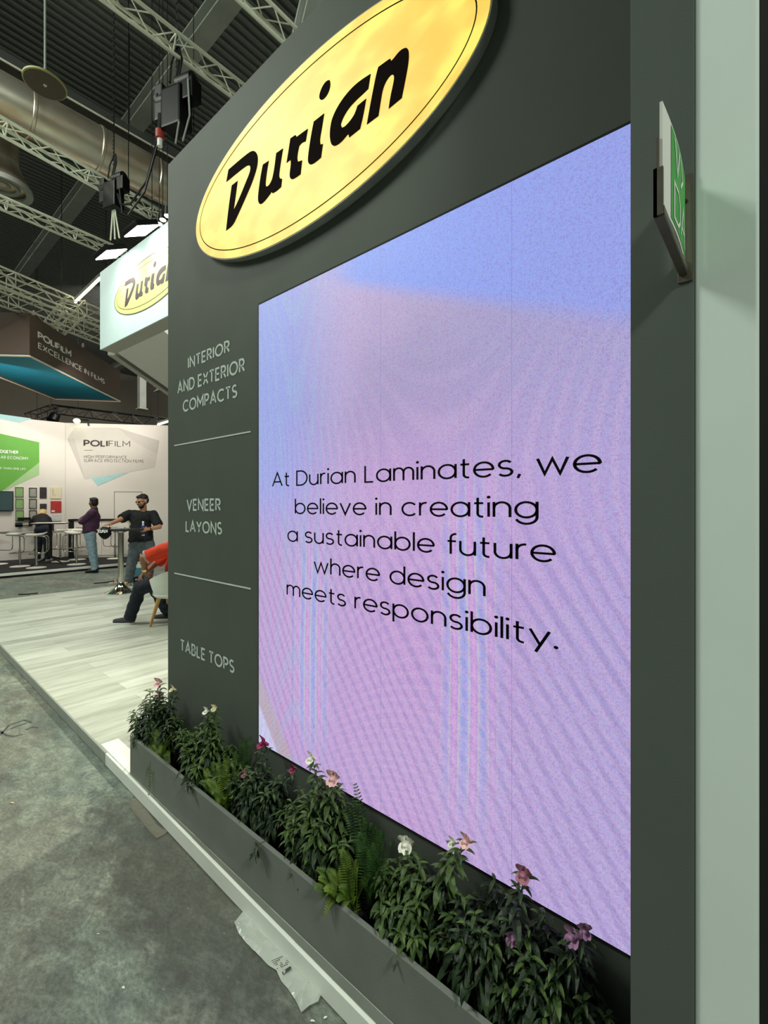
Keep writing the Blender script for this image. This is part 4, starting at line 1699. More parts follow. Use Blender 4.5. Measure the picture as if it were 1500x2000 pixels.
# ---- hanging canopy
M['fascia'] = mat('brown_fascia', (92, 76, 64), .6, vary=.06, scale=1.5)
M['teal'] = mat('teal_fabric', (10, 138, 166), .7, vary=.10, scale=1.2)
M['cream_rim'] = mat('cream_profile', (230, 218, 192), .5)
cz0 = EYE + 3.48
cH = 1.0
A_, B_, C_, D_ = CP(-8.23, 10.7), CP(-8.79, 15.35), CP(-10.7, 15.0), CP(-10.15, 10.55)
can = thing('hanging_canopy', Vector((A_.x, A_.y, cz0)), 'brown hanging canopy with teal underside and white words', 'canopy')
cp = [(p.x - A_.x, p.y - A_.y) for p in (A_, B_, C_, D_)]
for i in range(4):
    a, b = Vector(cp[i]), Vector(cp[(i + 1) % 4])
    nrm = Vector((-(b - a).y, (b - a).x)).normalized()
    cen = Vector((sum(p[0] for p in cp) / 4, sum(p[1] for p in cp) / 4))
    if nrm.dot(cen - a) < 0:
        nrm = -nrm
    o = MB()
    o.prism([tuple(a), tuple(b), tuple(b + nrm * .05), tuple(a + nrm * .05)], 0, cH)
    o.build('fascia', 'fascia', can)
o = MB()
o.prism(cp, .03, .05)
o.build('soffit', 'teal', can)
o = MB()
for i in range(4):
    o.tube([(*cp[i], -.004), (*cp[(i + 1) % 4], -.004)], .022, 6)
o.build('bottom_rim', 'cream_rim', can)
FP = Plane(A_, B_)
# its long side: words
fx = Vector(((B_ - A_).x, (B_ - A_).y, 0)).normalized()
for s_, p0, p1, pb, pt_, wgt in (('POLIFILM', 74.7, 137.7, 661.5, 646.8, .26), ('EXCELLENCE IN FILMS', 74.7, 203.5, 680.5, 668.2, .17)):
    x0, zb = FP.uv(p0, pb)
    _, zt = FP.uv(p0, pt_)
    x1, _ = FP.uv(p1, pb)
    kx = (x1 - x0) / text_width(s_, .24, .42)
    off = -FP.ey * .006
    xx = 0
    for word in s_.split(' '):
        mb = MB()
        letters(mb, word, lambda p: tuple(FP.ex * (x0 + (xx + p.x) * kx) + off + Vector((0, 0, zb - cz0 + (zt - zb) * (wgt / 2 + p.y * (1 - wgt))))), weight=wgt, gap=.24)
        mb.build('lettering', 'ink_white', can)
        xx += text_width(word, .24, .42) + .24 + .42


def ring_pts(c, r, nrm_axis, n=16):
    return [Vector(c) + (Vector((r * math.cos(2 * PI * i / n), 0, r * math.sin(2 * PI * i / n))) if nrm_axis == 'y' else Vector((r * math.cos(2 * PI * i / n), r * math.sin(2 * PI * i / n), 0))) for i in range(n + 1)]


CEILZ = CEIL
for (px, py, nm) in ((68, 613, 'near'), (164, 673, 'far')):
    x, z = FP.uv(px, py)
    p = FP.pt(x, .03, cz0 + cH)
    t_ = Vector((p.x - A_.x, p.y - A_.y, cH))
    o = MB()
    o.tube(ring_pts(t_ + Vector((0, 0, .07)), .06, 'y'), .014, 6, cap=False)
    o.build('eye_ring', 'white', can)
    o = MB()
    o.tube([t_ + Vector((0, 0, .12)), t_ + Vector((0, 0, 2.2))], .006, 5)
    o.build('hanging_wire', 'black_metal', can)

# ---- hanging white sign of the stand in front
hz0, hz1 = EYE + 2.71, EYE + 4.05
h0 = CP(-4.93, 8.0)
h1 = CP(-4.93 + 3.0 * .79, 8.0 - 3.0 * .613)
HS = Plane(h0, h1)
hs = thing('hanging_sign', HS.pt(0, 0, hz0), 'white hanging sign box with a pale yellow oval mark, beside the charcoal tower', 'sign', HS.rot)
M['sign_blue'] = mat('pale_blue_white_panel', (206, 226, 226), .55, vary=.02)
o = MB()
o.box(0, HS.len, 0, .02, 0, hz1 - hz0)
o.build('front_panel', 'sign_blue', hs)
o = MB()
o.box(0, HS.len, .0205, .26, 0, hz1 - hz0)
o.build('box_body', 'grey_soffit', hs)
o = MB()
# wing running back from the front box, white soffit below it
q = [at_height(212, 686, hz0), at_height(301, 642, hz0), CP(-3.62, 12.5, hz0), CP(-5.2, 12.5, hz0)]
iv = Matrix.Rotation(-HS.rot, 3, 'Z')
ql = [iv @ (p - HS.pt(0, 0, hz0)) for p in q]
ql[0].y = max(ql[0].y, .262)
ql[1].y = max(ql[1].y, .262)
o.prism([(p.x, p.y) for p in ql], .012, hz1 - hz0 - .2)
o.build('soffit_box', 'white', hs)
q2 = [iv @ (CP(-4.93, 8.0) - HS.pt(0, 0, 0)), iv @ (CP(-5.45, 12.5) - HS.pt(0, 0, 0))]
o = MB()
a, b = q2
nn_ = Vector((-(b - a).y, (b - a).x, 0)).normalized() * -.12
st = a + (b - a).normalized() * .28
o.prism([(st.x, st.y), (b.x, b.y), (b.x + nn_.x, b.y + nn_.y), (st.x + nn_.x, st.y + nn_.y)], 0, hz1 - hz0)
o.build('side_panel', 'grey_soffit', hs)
# oval mark: scaled on its lettering, which the picture shows from the D to the a
xl, _ = HS.uv(224.3, 590)
xd0, zd0 = HS.uv(244, 600.5)
xi, zi = HS.uv(303, 517)
_, zlow = HS.uv(253, 621.5)
Dp = min(LOGO_M['D'], key=lambda q: q[1])
Ip = (sum(q[0] for q in LOGO_M['dot']) / 10, sum(q[1] for q in LOGO_M['dot']) / 10)
kL = (xi - xd0) / (Ip[0] - Dp[0])
cxo, czo = xd0 - Dp[0] * kL, zd0 - Dp[1] * kL
A2 = cxo - xl
B2 = czo - zlow
print('mark', kL, A2, B2, (zi - zd0) / (Ip[1] - Dp[1]))
M['mark_yellow'] = mat('pale_yellow_print', (204, 214, 128), .6, vary=.03)
o = MB()
oval_plate(o, cxo, czo - hz0, A2, B2, -.004, -.0005)
o.build('oval_mark', 'mark_yellow', hs)
o = MB()
ribbon(o, [(A2 * math.cos(2 * PI * i / 100), B2 * math.sin(2 * PI * i / 100)) for i in range(101)], .012, lambda p: (cxo + p.x, -.0052, czo - hz0 + p.y))
o.build('oval_outline', 'ink_brown', hs)
for k, pl in LOGO_M.items():
    mb = MB()
    pl2 = smooth_poly(pl, 2)
    n = len(pl2)
    mb.add([(cxo + x * kL, y, czo - hz0 + z * kL) for y in (-.0065, -.0045) for x, z in pl2], [tuple(range(n))] + [(i, (i + 1) % n, n + (i + 1) % n, n + i) for i in range(n)])
    mb.build('letter' if k != 'dot' else 'letter_dot', 'ink_brown', hs)
o = MB()
ribbon(o, [(A2 * .92 * math.cos(2 * PI * i / 100), (B2 - A2 * .075) * math.sin(2 * PI * i / 100)) for i in range(101)], .009, lambda p: (cxo + p.x, -.0052, czo - hz0 + p.y))
o.build('border_line', 'ink_brown', hs)
for q in (.25, 1.6, 2.8):
    o = MB()
    o.tube([(q, .13, hz1 - hz0), (q, .13, CEIL - hz0)], .006, 5)
    o.build('hanging_wire', 'black_metal', hs)

# floodlights on arms in front of that sign
FG = 'floodlights over the hanging sign'
for px, py, lab, w in ((276, 450, 'lit floodlight in front of the hanging sign, nearer the tower', .42), (217, 496, 'lit floodlight in front of the hanging sign, farther from the tower', .42)):
    p = at_height(px, py, EYE + 3.9)
    f = thing('floodlight', p, lab, 'floodlight', HS.rot, FG)
    R = Matrix.Rotation(rad(28), 3, 'X')

    def rb(mb, *bx):
        k0 = len(mb.v)
        mb.box(*bx)
        for i in range(k0, len(mb.v)):
            mb.v[i] = R @ mb.v[i]
    o = MB()
    rb(o, -w / 2, w / 2, -.17, .17, .0, .07)
    o.build('housing', 'black_plastic', f, bevel=.012)
    o = MB()
    rb(o, -w / 2 + .008, w / 2 - .008, -.162, .162, -.012, -.0005)
    o.build('lens', 'lamp_white', f)
    o = MB()
    o.tube([(0, .05, .09), (0, .18, .16), (0, .30, .15)], .014, 6)
    o.build('arm', 'black_metal', f)
    l = bpy.data.lights.new('flood_light', 'SPOT')
    l.energy = 34
    l.color = (.92, 1.0, .95)
    l.spot_size = rad(120)
    l.spot_blend = .7
    l.shadow_soft_size = .12
    lo = bpy.data.objects.new('flood_light', l)
    COL.objects.link(lo)
    lo.location = p + HS.ey * -.02 + Vector((0, 0, -.06))
    tgt = p + HS.ey * .30 + Vector((0, 0, -.45))
    lo.rotation_euler = (tgt - lo.location).to_track_quat('-Z', 'Y').to_euler()

# ================================================================ overhead
def truss(label, p0, p1, w, tri=True, m='alu', name='truss', step=None, rc=.024, group='aluminium trusses under the hall roof'):
    p0, p1 = Vector(p0), Vector(p1)
    root = thing(name, p0, label, 'truss', 0, group)
    d = (p1 - p0)
    L = d.length
    t = d.normalized()
    sx = t.cross(Vector((0, 0, 1))).normalized()
    up = sx.cross(t).normalized()
    if tri:
        offs = [-sx * w / 2 + up * w * .43, sx * w / 2 + up * w * .43, -up * w * .43]
    else:
        offs = [(-sx - up) * w / 2, (sx - up) * w / 2, (sx + up) * w / 2, (-sx + up) * w / 2]
    for o_ in offs:
        mb = MB()
        mb.tube([o_, o_ + d], rc, 8)
        mb.build('chord', m, root, smooth=True)
    mb = MB()
    n = max(3, int(L / (step or w * 1.25)))
    k = len(offs)
    for j in range(k):
        a, b = offs[j], offs[(j + 1) % k]
        for i in range(n):
            q0, q1 = i / n, (i + 1) / n
            qa, qb = (a, b) if i % 2 == 0 else (b, a)
            mb.tube([qa + d * q0, qb + d * q1], rc * .38, 5, cap=False)
        for i in range(0, n + 1, 4):
            mb.tube([a + d * i / n, b + d * i / n], rc * .38, 5, cap=False)
    mb.build('bracing', m, root)
    mb = MB()
    for q in ((.2, .8) if m == 'black_metal' else (.5,)):
        mb.tube([d * q + Vector((0, 0, w * .4)), d * q + Vector((0, 0, CEIL - (p0 + d * q).z))], .008, 5)
    mb.build('hanging_wire', 'black_metal', root)
    return root


def tr_px(label, a, b, z, w, ext0=0.0, ext1=0.0, **kw):
    p, q = at_height(*a, z), at_height(*b, z)
    t = (q - p).normalized()
    return truss(label, p - t * ext0, q + t * ext1, w, **kw)


truss('aluminium truss carrying the black hoist right over the tower edge', WP(-6.0, -3, 7.6), WP(-6.0, 16, 7.6), .23)
truss('aluminium truss vanishing behind the top of the charcoal tower', WP(-4.8, -3, 7.6), WP(-4.8, 15, 7.6), .23)
tr_px('aluminium truss just below the round duct, above the second hoist', (0, 250), (215, 372), 6.6, .20, 3, 5)
tr_px('aluminium truss ending over the farther floodlight', (0, 398), (238, 500), 6.6, .20, 3, .2)
tr_px('aluminium truss over the brown canopy, upper of two', (0, 541), (192, 619), 6.5, .32, 3, 6, tri=False)
tr_px('aluminium truss over the brown canopy, lower of two', (0, 577), (192, 655), 6.3, .32, 3, 6, tri=False)
tr_px('short aluminium cross truss between canopy and white sign', (98, 650), (146, 600), 6.3, .36, .1, .1, tri=False)
truss('black lattice truss behind the white stand wall', at_depth(62, 818, 17), at_depth(108, 800, 19.5), .4, m='black_metal', name='black_truss', group='black trusses behind the white stand')
truss('black lattice truss running right behind the white stand wall', at_depth(108, 800, 19.5), at_depth(345, 829, 18), .4, m='black_metal', name='black_truss', group='black trusses behind the white stand')

# round duct
def duct_mat():
    m, t, b = new_mat('galvanised_duct')
    L = t.links.new
    tc = t.nodes.new('ShaderNodeTexCoord')
    nz = t.nodes.new('ShaderNodeTexNoise')
    nz.inputs['Scale'].default_value = 2.2
    nz.inputs['Detail'].default_value = 5
    mp = t.nodes.new('ShaderNodeMapping')
    mp.inputs['Scale'].default_value = (1, .45, 1)
    L(tc.outputs['Object'], mp.inputs['Vector'])
    L(mp.outputs[0], nz.inputs['Vector'])
    r = t.nodes.new('ShaderNodeValToRGB')
    e = r.color_ramp.elements
    e[0].position, e[0].color = .34, (*lin((196, 170, 142)), 1)  # tan tone paints the brown reflection into the blotchy metal
    e[1].position, e[1].color = .62, (*lin((226, 220, 204)), 1)
    L(nz.outputs['Fac'], r.inputs['Fac'])
    L(r.outputs['Color'], b.inputs['Base Color'])
    b.inputs['Metallic'].default_value = .8
    b.inputs['Roughness'].default_value = .34
    bp = t.nodes.new('ShaderNodeBump')
    bp.inputs['Strength'].default_value = .5
    bp.inputs['Distance'].default_value = .03
    L(nz.outputs['Fac'], bp.inputs['Height'])
    L(bp.outputs[0], b.inputs['Normal'])
    return m


M['duct'] = duct_mat()
du = thing('round_duct', WP(-9.42, -4, 8.1), 'large round galvanised duct running under the roof', 'duct')
o = MB()
pts, rs = [], []
for i in range(19):
    y = i * 1.0
    pts += [Vector((0, y, 0)), Vector((0, y + .94, 0)), Vector((0, y + .95, 0)), Vector((0, y + .985, 0))]
    rs += [.37, .37, .385, .385]
o.tube(pts, rs, 36)
o.build('duct_pipe', 'duct', du, smooth=True)
for i in range(1, 18, 3):
    o = MB()
    o.tube([(0, i + .5, .37), (0, i + .5, CEIL - 8.1)], .01, 5)
    o.build('hanger_rod', 'black_metal', du)
ty = thing('cable_tray', WP(-9.5, -4, 8.66), 'dark cable tray running above the round duct', 'cable tray')
o = MB()
o.box(-.16, .16, 0, 18, 0, .02)
o.box(-.16, -.14, 0, 18, .02, .16)
o.box(.14, .16, 0, 18, .02, .16)
o.build('tray_channel', mat('dark_tray', (70, 72, 70), .6), ty)
o = MB()
o.tube([(.19, 0, -.02), (.19, 18, -.02)], .018, 8)
o.build('conduit', 'alu', ty)

# steel girder of the roof
gi = thing('roof_girder', WP(-30, 3.9, 9.6), 'grey steel roof girder crossing below the corrugated deck', 'girder')


def ibeam(mb, p0, p1, w, h, t=.03):
    p0, p1 = Vector(p0), Vector(p1)
    d = (p1 - p0).normalized()
    ref = Vector((0, 1, 0))
    sx = d.cross(ref).normalized()
    for cz, ww, hh in ((h / 2 - t / 2, w, t), (-h / 2 + t / 2, w, t), (0, t, h - 2 * t)):
        vs = []
        for p in (p0, p1):
            for a, b in ((-1, -1), (1, -1), (1, 1), (-1, 1)):
                vs.append(p + ref * (a * ww / 2) + sx * (cz + b * hh / 2))
        mb.add(vs, [(0, 1, 2, 3), (7, 6, 5, 4), (0, 4, 5, 1), (1, 5, 6, 2), (2, 6, 7, 3), (3, 7, 4, 0)])


o = MB()
ibeam(o, (0, 0, 0), (36, 0, 0), .30, .30)
o.build('main_beam', 'steel_beam', gi)
o = MB()
ibeam(o, (24.5, 0, -2.6), (36, 0, -2.6), .26, .26)
o.build('lower_beam', 'steel_beam', gi)
for xa, xb in ((26.05, 24.9), (26.15, 26.5), (26.3, 28.3), (30.2, 28.4)):
    o = MB()
    ibeam(o, (xa, .0, -.15), (xb, .0, -2.5), .2, .2)
    o.build('strut', 'steel_beam', gi)
for yy in (10.2,):
    g2 = thing('roof_girder', WP(-30, yy, 9.7), 'grey steel roof girder farther back under the deck', 'girder')
    o = MB()
    ibeam(o, (0, 0, 0), (36, 0, 0), .30, .34)
    o.build('main_beam', 'steel_beam', g2)
    for xa, xb in ((10, 8.2), (10.1, 11.8), (16, 14.2), (16.1, 17.9)):
        o = MB()
        ibeam(o, (xa, 0, -.15), (xb, 0, -2.1), .2, .2)
        o.build('strut', 'steel_beam', g2)
    o = MB()
    ibeam(o, (6, 0, -2.2), (30, 0, -2.2), .26, .26)
    o.build('lower_beam', 'steel_beam', g2)

# flat round disc on a rod
p = at_height(88, 166, EYE + 6.0)
dk = thing('ceiling_disc', p, 'flat round disc with pale rim hanging on a rod above the duct', 'disc')
o = MB()
o.lathe([(.25, 0), (.263, .006), (.263, .03), (.25, .036)], 40)
o.build('rim', mat('olive_rim', (172, 170, 116), .5), dk, smooth=True)
o = MB()
o.lathe([(.247, -.003), (.247, .0)], 40)
o.build('face', mat('brown_grille', (92, 82, 68), .7, vary=.1, scale=40), dk)
o = MB()
o.lathe([(.022, -.012), (.022, -.0035)], 14)
o.build('centre_knob', 'white', dk)
o = MB()
o.tube([(0, 0, .036), (0, 0, CEIL - p.z)], .014, 8)
o.build('rod', 'steel_beam', dk)

# air outlet with a ring
p = at_height(4, 372, EYE + 5.6)
ao = thing('air_outlet', p, 'round grey air outlet hanging at the left edge below the duct', 'air outlet')
o = MB()
for r0, r1, z in ((.34, .44, 0), (.20, .25, .05), (.06, .12, .08)):
    o.lathe([(r0, z + .02), (r1, z), (r1 + .01, z + .03), (r1, z + .09), (r0, z + .06)], 36, loop=True)
o.build('diffuser_ring', 'steel_beam', ao, smooth=True)
o = MB()
o.lathe([(.42, .1), (.30, .35), (.24, .5), (.24, 1.3)], 32)
o.build('drop_duct', 'duct', ao, smooth=True)
# far air outlet
p = at_depth(277, 800, 24)
a2 = thing('air_outlet', p, 'small square air outlet far behind under the white sign', 'air outlet')
o = MB()
o.box(-.22, .22, -.22, .22, 0, .06)
o.build('grille', 'steel_beam', a2)
o = MB()
o.box(-.16, .16, -.16, .16, .0605, CEIL - p.z)
o.build('drop_duct', 'steel_beam', a2)

# chain hoists
def hoist(px, py, z, s, label, plug=False, cone=False):
    p = at_height(px, py, z)
    h = thing('chain_hoist', p, label, 'hoist', rad(20), 'black chain hoists on the trusses')
    o = MB()
    o.box(-.17 * s, .17 * s, -.12 * s, .12 * s, -.34 * s, .20 * s)
    o.build('chain_bag', 'black_plastic', h, bevel=.03 * s)
    o = MB()
    o.tube([(-.30 * s, 0, .18 * s), (-.28 * s, 0, .12 * s), (-.14 * s, 0, .12 * s)], .10 * s, 14)
    o.tube([(.05 * s, 0, .28 * s), (.30 * s, 0, .28 * s)], .10 * s, 14)
    o.build('motor', 'black_metal', h, smooth=True)
    o = MB()
    o.box(-.33 * s, -.19 * s, -.08 * s, .08 * s, -.16 * s, .34 * s)
    o.build('gear_case', 'black_metal', h, bevel=.02 * s)
    o = MB()
    o.box(.18 * s, .36 * s, -.09 * s, .09 * s, -.02 * s, .26 * s)
    o.build('brake_case', 'black_plastic', h, bevel=.02 * s)
    o = MB()
    for i in range(int((CEIL - z - .45) / .06)):
        zz = .36 * s + i * .06
        if i % 2:
            o.tube([(0, -.01, zz), (0, .012, zz + .03), (0, -.01, zz + .06)], .007, 4)
        else:
            o.tube([(-.01, 0, zz), (.012, 0, zz + .03), (-.01, 0, zz + .06)], .007, 4)
    o.build('lift_chain', 'black_metal', h)
    o = MB()
    for sx in (-.06, .05, .09):
        o.tube([(sx * s, -.06, .30 * s), (sx * s * 1.3, -.02, .60 * s), (sx * .2 * s, .02, .85 * s)], .016 * s, 6)
    o.build('sling', 'fabric_grey', h)
    if plug:
        o = MB()
        o.tube([(-.22 * s, -.05, -.1 * s), (-.24 * s, -.06, -.32 * s)], [.05 * s, .03 * s], 10)
        o.build('plug_sleeve', 'black_plastic', h)
        o = MB()
        o.tube([(-.24 * s, -.06, -.32 * s), (-.24 * s, -.06, -.43 * s)], .06 * s, 12)
        o.build('red_plug', mat('red_plug', (150, 46, 34), .5), h, smooth=True)
        o = MB()
        o.tube([(-.24 * s, -.06, -.432 * s), (-.24 * s, -.06, -.54 * s)], .035 * s, 10)
        o.build('white_tip', 'white', h, smooth=True)
        o = MB()
        for sx in (.12, .3):
            o.tube([(sx * s, -.1, .2 * s), (sx * s + .03, -.1, -.3 * s), (sx * s * .7, -.1, -.62 * s)], .012, 5)
        o.build('cable', 'steel_beam', h)
    if cone:
        o = MB()
        o.tube([(.2 * s, -.05, -.1 * s), (.3 * s, -.06, -.35 * s), (.55 * s, -.05, -.4 * s), (.95 * s, -.02, 0), (1.2 * s, 0, .8 * s)], .014, 6)
        o.tube([(.25 * s, -.05, 0), (.35 * s, -.06, -.55 * s), (.5 * s, -.05, -.6 * s), (.9 * s, -.02, -.2 * s), (1.3 * s, 0, .9 * s)], .014, 6)
        o.build('cable', 'fabric_grey', h)
        o = MB()
        for sx in (-.08, .0, .08):
            o.tube([(sx * .4 * s, 0, -.34 * s), (sx * s * 1.6, .02, -.95 * s)], .012, 5)
        o.build('lower_sling', 'alu', h)
    return h


hoist(345, 208, EYE + 5.3, .95, 'black chain hoist with a red and white plug, above the tower edge', plug=True)
hoist(222, 378, EYE + 4.75, .72, 'black chain hoist hanging over the farther floodlight', cone=True)

# linear lamp and small spots
a, b = at_height(147, 590, EYE + 5.0), at_height(196, 543, EYE + 5.0)
ll = thing('linear_lamp', a, 'long lit linear lamp beside the white hanging sign', 'lamp')
d = b - a
o = MB()
o.tube([Vector((0, 0, .05)), d + Vector((0, 0, .05))], .05, 8)
o.build('housing', 'steel_beam', ll)
o = MB()
o.tube([Vector((0, 0, 0)), d], .028, 8)
o.build('light_tube', 'lamp_warm', ll)
for i, (px, py) in enumerate(((311, 437), (318, 429), (327, 421))):
    p = at_height(px, py, EYE + 4.35)
    sp = thing('small_spotlight', p, ('first', 'second', 'third')[i] + ' small lit spotlight in the row at the tower edge, counted from the left', 'spotlight', 0, 'small spotlights at the tower edge')
    o = MB()
    o.tube([(0, 0, 0), (0, 0, .12)], [.05, .04], 12)
    o.build('can', 'black_metal', sp, smooth=True)
    o = MB()
    o.ell((0, 0, -.004), (.045, .045, .02), 12, 6)
    o.build('lens', 'lamp_warm', sp, smooth=True)
    o = MB()
    o.tube([(0, 0, .12), (0, 0, CEIL - p.z)], .006, 5)
    o.build('hanging_wire', 'black_metal', sp)
p = at_depth(150, 822, 13.45)
sl = thing('wall_spotlight', p, 'lit lamp on the top edge of the white stand wall', 'spotlight')
o = MB()
o.ell((0, 0, 0), (.09, .09, .07), 16, 8)
o.build('lens', 'lamp_warm', sl, smooth=True)
o = MB()
o.tube([(0, .02, .03), (0, .28, .06), (0, .30, -.1)], .025, 8)
o.build('arm', 'black_metal', sl)
p = at_depth(109, 812, 18.2)
ss = thing('stage_lamp', p, 'dark lamp hanging from the black truss over the stand wall', 'lamp')
o = MB()
o.tube([(0, 0, .05), (.1, -.15, -.25)], [.16, .2], 14)
o.build('can', 'black_plastic', ss, smooth=True)
o = MB()
o.tube([(-.2, 0, -.1), (-.2, 0, .3), (.2, 0, .3), (.2, 0, -.1)], .02, 6)
o.build('yoke', 'black_metal', ss)
a, b = at_depth(309, 829, 16.5), at_depth(345, 818, 15.2)
l2 = thing('linear_lamp', a, 'white linear lamp over the right end of the stand wall', 'lamp')
o = MB()
o.tube([Vector((0, 0, 0)), b - a], .035, 8)
o.build('light_tube', 'lamp_warm', l2)
o = MB()
o.tube([Vector((0, 0, .06)), b - a + Vector((0, 0, .06))], .045, 8)
o.build('housing', 'steel_beam', l2)
o = MB()
o.tube([Vector((0, 0, .1)), Vector((0, 0, CEIL - a.z))], .006, 5)
o.build('hanging_wire', 'black_metal', l2)

# ================================================================ furniture
M['seat_white'] = mat('white_seat', (222, 220, 206), .4, vary=.03)


def stool(Y, px, py, face, label):
    """low-backless bar stool: pad, looped foot frame, pole, disc base"""
    p = at_height(px, py, PZ)
    st = thing('bar_stool', (p.x, p.y, PZ), label, 'bar stool', face + YAW, 'white bar stools round the black high table')
    o = MB()
    o.lathe([(.205, 0), (.205, .008), (.19, .014), (.03, .03)], 32)
    o.build('base_disc', 'seat_white', st, smooth=True)
    o = MB()
    o.tube([(0, 0, .028), (0, 0, .42)], .026, 14)
    o.tube([(0, 0, .42), (0, 0, .76)], .018, 14)
    o.build('pole', 'chrome', st, smooth=True)
    o = MB()
    vs, fs = [], []
    nn = 10
    for i in range(nn + 1):
        f = i / nn
        y = -.20 + .40 * f
        z = .79 + .035 * (abs(f - .45) * 2) ** 2 * (1 if f > .45 else .3)
        for xx in (-.185, .185):
            vs += [(xx, y, z), (xx, y, z + .03)]
    for i in range(nn):
        a = 4 * i
        b = a + 4
        fs += [(a, a + 2, b + 2, b), (a + 1, b + 1, b + 3, a + 3), (a, b, b + 1, a + 1), (a + 2, a + 3, b + 3, b + 2)]
    fs += [(0, 1, 3, 2), (4 * nn, 4 * nn + 2, 4 * nn + 3, 4 * nn + 1)]
    o.add(vs, fs)
    o.build('seat', 'seat_white', st, bevel=.008)
    o = MB()
    path = []
    for sx in (-.19, .19):
        q = [(sx, -.19, .785), (sx, .10, .775), (sx, .19, .76), (sx, .225, .71), (sx, .225, .44), (sx, .20, .37), (sx, .14, .345), (sx, -.10, .345)]
        path.append(q)
    full = path[0] + [(-.17, -.13, .345), (.17, -.13, .345)] + path[1][::-1]
    o.tube(full, .010, 8)
    o.build('foot_loop', 'chrome', st, smooth=True)
    return st


stool(11.4, 38.7, 1106.5, rad(-85), 'white bar stool farthest left of those round the black high table, seat pointing left')
stool(11.2, 71, 1109, rad(-60), 'front white bar stool, nearest the platform edge, before the bending person')
stool(12.4, 118, 1097, rad(10), 'white bar stool behind the black high table, facing the camera')
stool(11.8, 149.5, 1102.5, rad(95), 'white bar stool just left of the man in purple')
stool(12.9, 151, 1093, rad(60), 'white bar stool against the counter, behind the one next to the man in purple')
stool(13.1, 225, 1091, rad(150), 'white bar stool in front of the counter behind the chrome bar table')
stool(12.0, -4, 1102, rad(-100), 'white bar stool cut by the left edge of the picture, base only in view')

# black high table
p = at_height(98.5, 1100, PZ)
ht = thing('high_table', (p.x, p.y, PZ), 'slim black high table with a pale top among the bar stools', 'table', YAW + rad(25))
o = MB()
o.box(-.36, .36, -.36, .36, 1.035, 1.06)
o.build('tabletop', 'seat_white', ht, bevel=.006)
o = MB()
for q in ((-.362, .362, -.364, -.358), (-.362, .362, .358, .364)):
    o.box(q[0], q[1], q[2], q[3], 1.03, 1.058)
for q in ((-.364, -.358), (.358, .364)):
    o.box(q[0], q[1], -.358, .358, 1.03, 1.058)
o.build('edge_band', 'black_metal', ht)
o = MB()
o.tube([(0, 0, .14), (0, 0, 1.034)], .04, 14)
o.build('pole', 'black_metal', ht, smooth=True)
for k in range(4):
    a = PI / 4 + k * PI / 2
    o = MB()
    o.tube([(0, 0, .18), (.24 * math.cos(a), .24 * math.sin(a), .09), (.46 * math.cos(a), .46 * math.sin(a), .014)], [.026, .02, .013], 8)
    o.build('leg', 'black_metal', ht, smooth=True)

# chrome bar table
p = at_height(236, 1157, PT)
bt = thing('bar_table', (p.x, p.y, PT), 'chrome bar table with a dark round top in front of the man in black', 'table')
BTX = bt.location.copy()
o = MB()
o.lathe([(.245, 0), (.245, .012), (.20, .03), (.12, .075), (.065, .13), (.05, .18)], 40)
o.build('base', 'chrome', bt, smooth=True)
o = MB()
o.tube([(0, 0, .17), (0, 0, 1.06)], .046, 24)
o.build('pole', 'chrome', bt, smooth=True)
o = MB()
o.lathe([(.05, 1.05), (.12, 1.085), (.12, 1.0905)], 24)
o.build('top_flange', 'chrome', bt, smooth=True)
o = MB()
o.lathe([(.355, 1.091), (.365, 1.10), (.365, 1.115), (.355, 1.122)], 48)
o.build('tabletop', mat('dark_tabletop', (46, 44, 44), .25, vary=.05), bt, smooth=True)

# black bag hanging at that table's edge
pb = at_depth(205, 1040, 7.67)
hb = thing('black_bag', (pb.x, pb.y, pb.z - .11), 'small round black bag with white letters hanging under the bar table edge', 'bag', YAW)
o = MB()
o.ell((0, 0, .10), (.105, .06, .105), 22, 14)
for i, v in enumerate(o.v):
    o.v[i] = Vector((v.x * (1 - .35 * max(0, (.08 - v.z)) / .1), v.y, v.z))
o.build('bag_body', 'black_plastic', hb, smooth=True)
o = MB()
o.tube([(-.06, .01, .17), (-.055, .03, .205), (-.04, .10, .178), (.04, .10, .178), (.055, .03, .205), (.06, .01, .17)], .006, 6)
o.build('strap', 'black_plastic', hb)
mb = MB()
letters(mb, 'POLIFILM', lambda p: (-.085 + p.x * .028, -.061 + abs(p.x - 3.0) * .003, .112 + p.y * .042), weight=.26, gap=.24)
mb.build('lettering', 'ink_white', hb)
# papers on the bar table
for px, py, c, lab, rz in ((205, 1027, (206, 216, 226), 'pale sheets of paper lying on the bar table under the reaching hand', .3), (196, 1029, (232, 232, 226), 'small white cup mat at the left edge of the bar table', .9)):
    p = at_height(px, py, PT + 1.1225)
    rel = Vector((p.x, p.y, 0)) - Vector((BTX.x, BTX.y, 0))
    if rel.length > .26:
        rel = rel.normalized() * .26
    t_ = MB()
    w = .11 if c[0] == 206 else .05
    for k in range(3):
        z = k * .003
        t_.prism([(-w + .01 * k, -.07), (w, -.075 + .01 * k), (w - .006, .075), (-w, .07 - .008 * k)], z, z + .0028)
    ob = t_.build('paper_sheets' if c[0] == 206 else 'cup_mat', mat('paper', c, .6, vary=.05), None, loc=(BTX.x + rel.x, BTX.y + rel.y, PT + 1.1222), rotz=rz + YAW)
    tag(ob, lab, 'paper' if c[0] == 206 else 'mat')

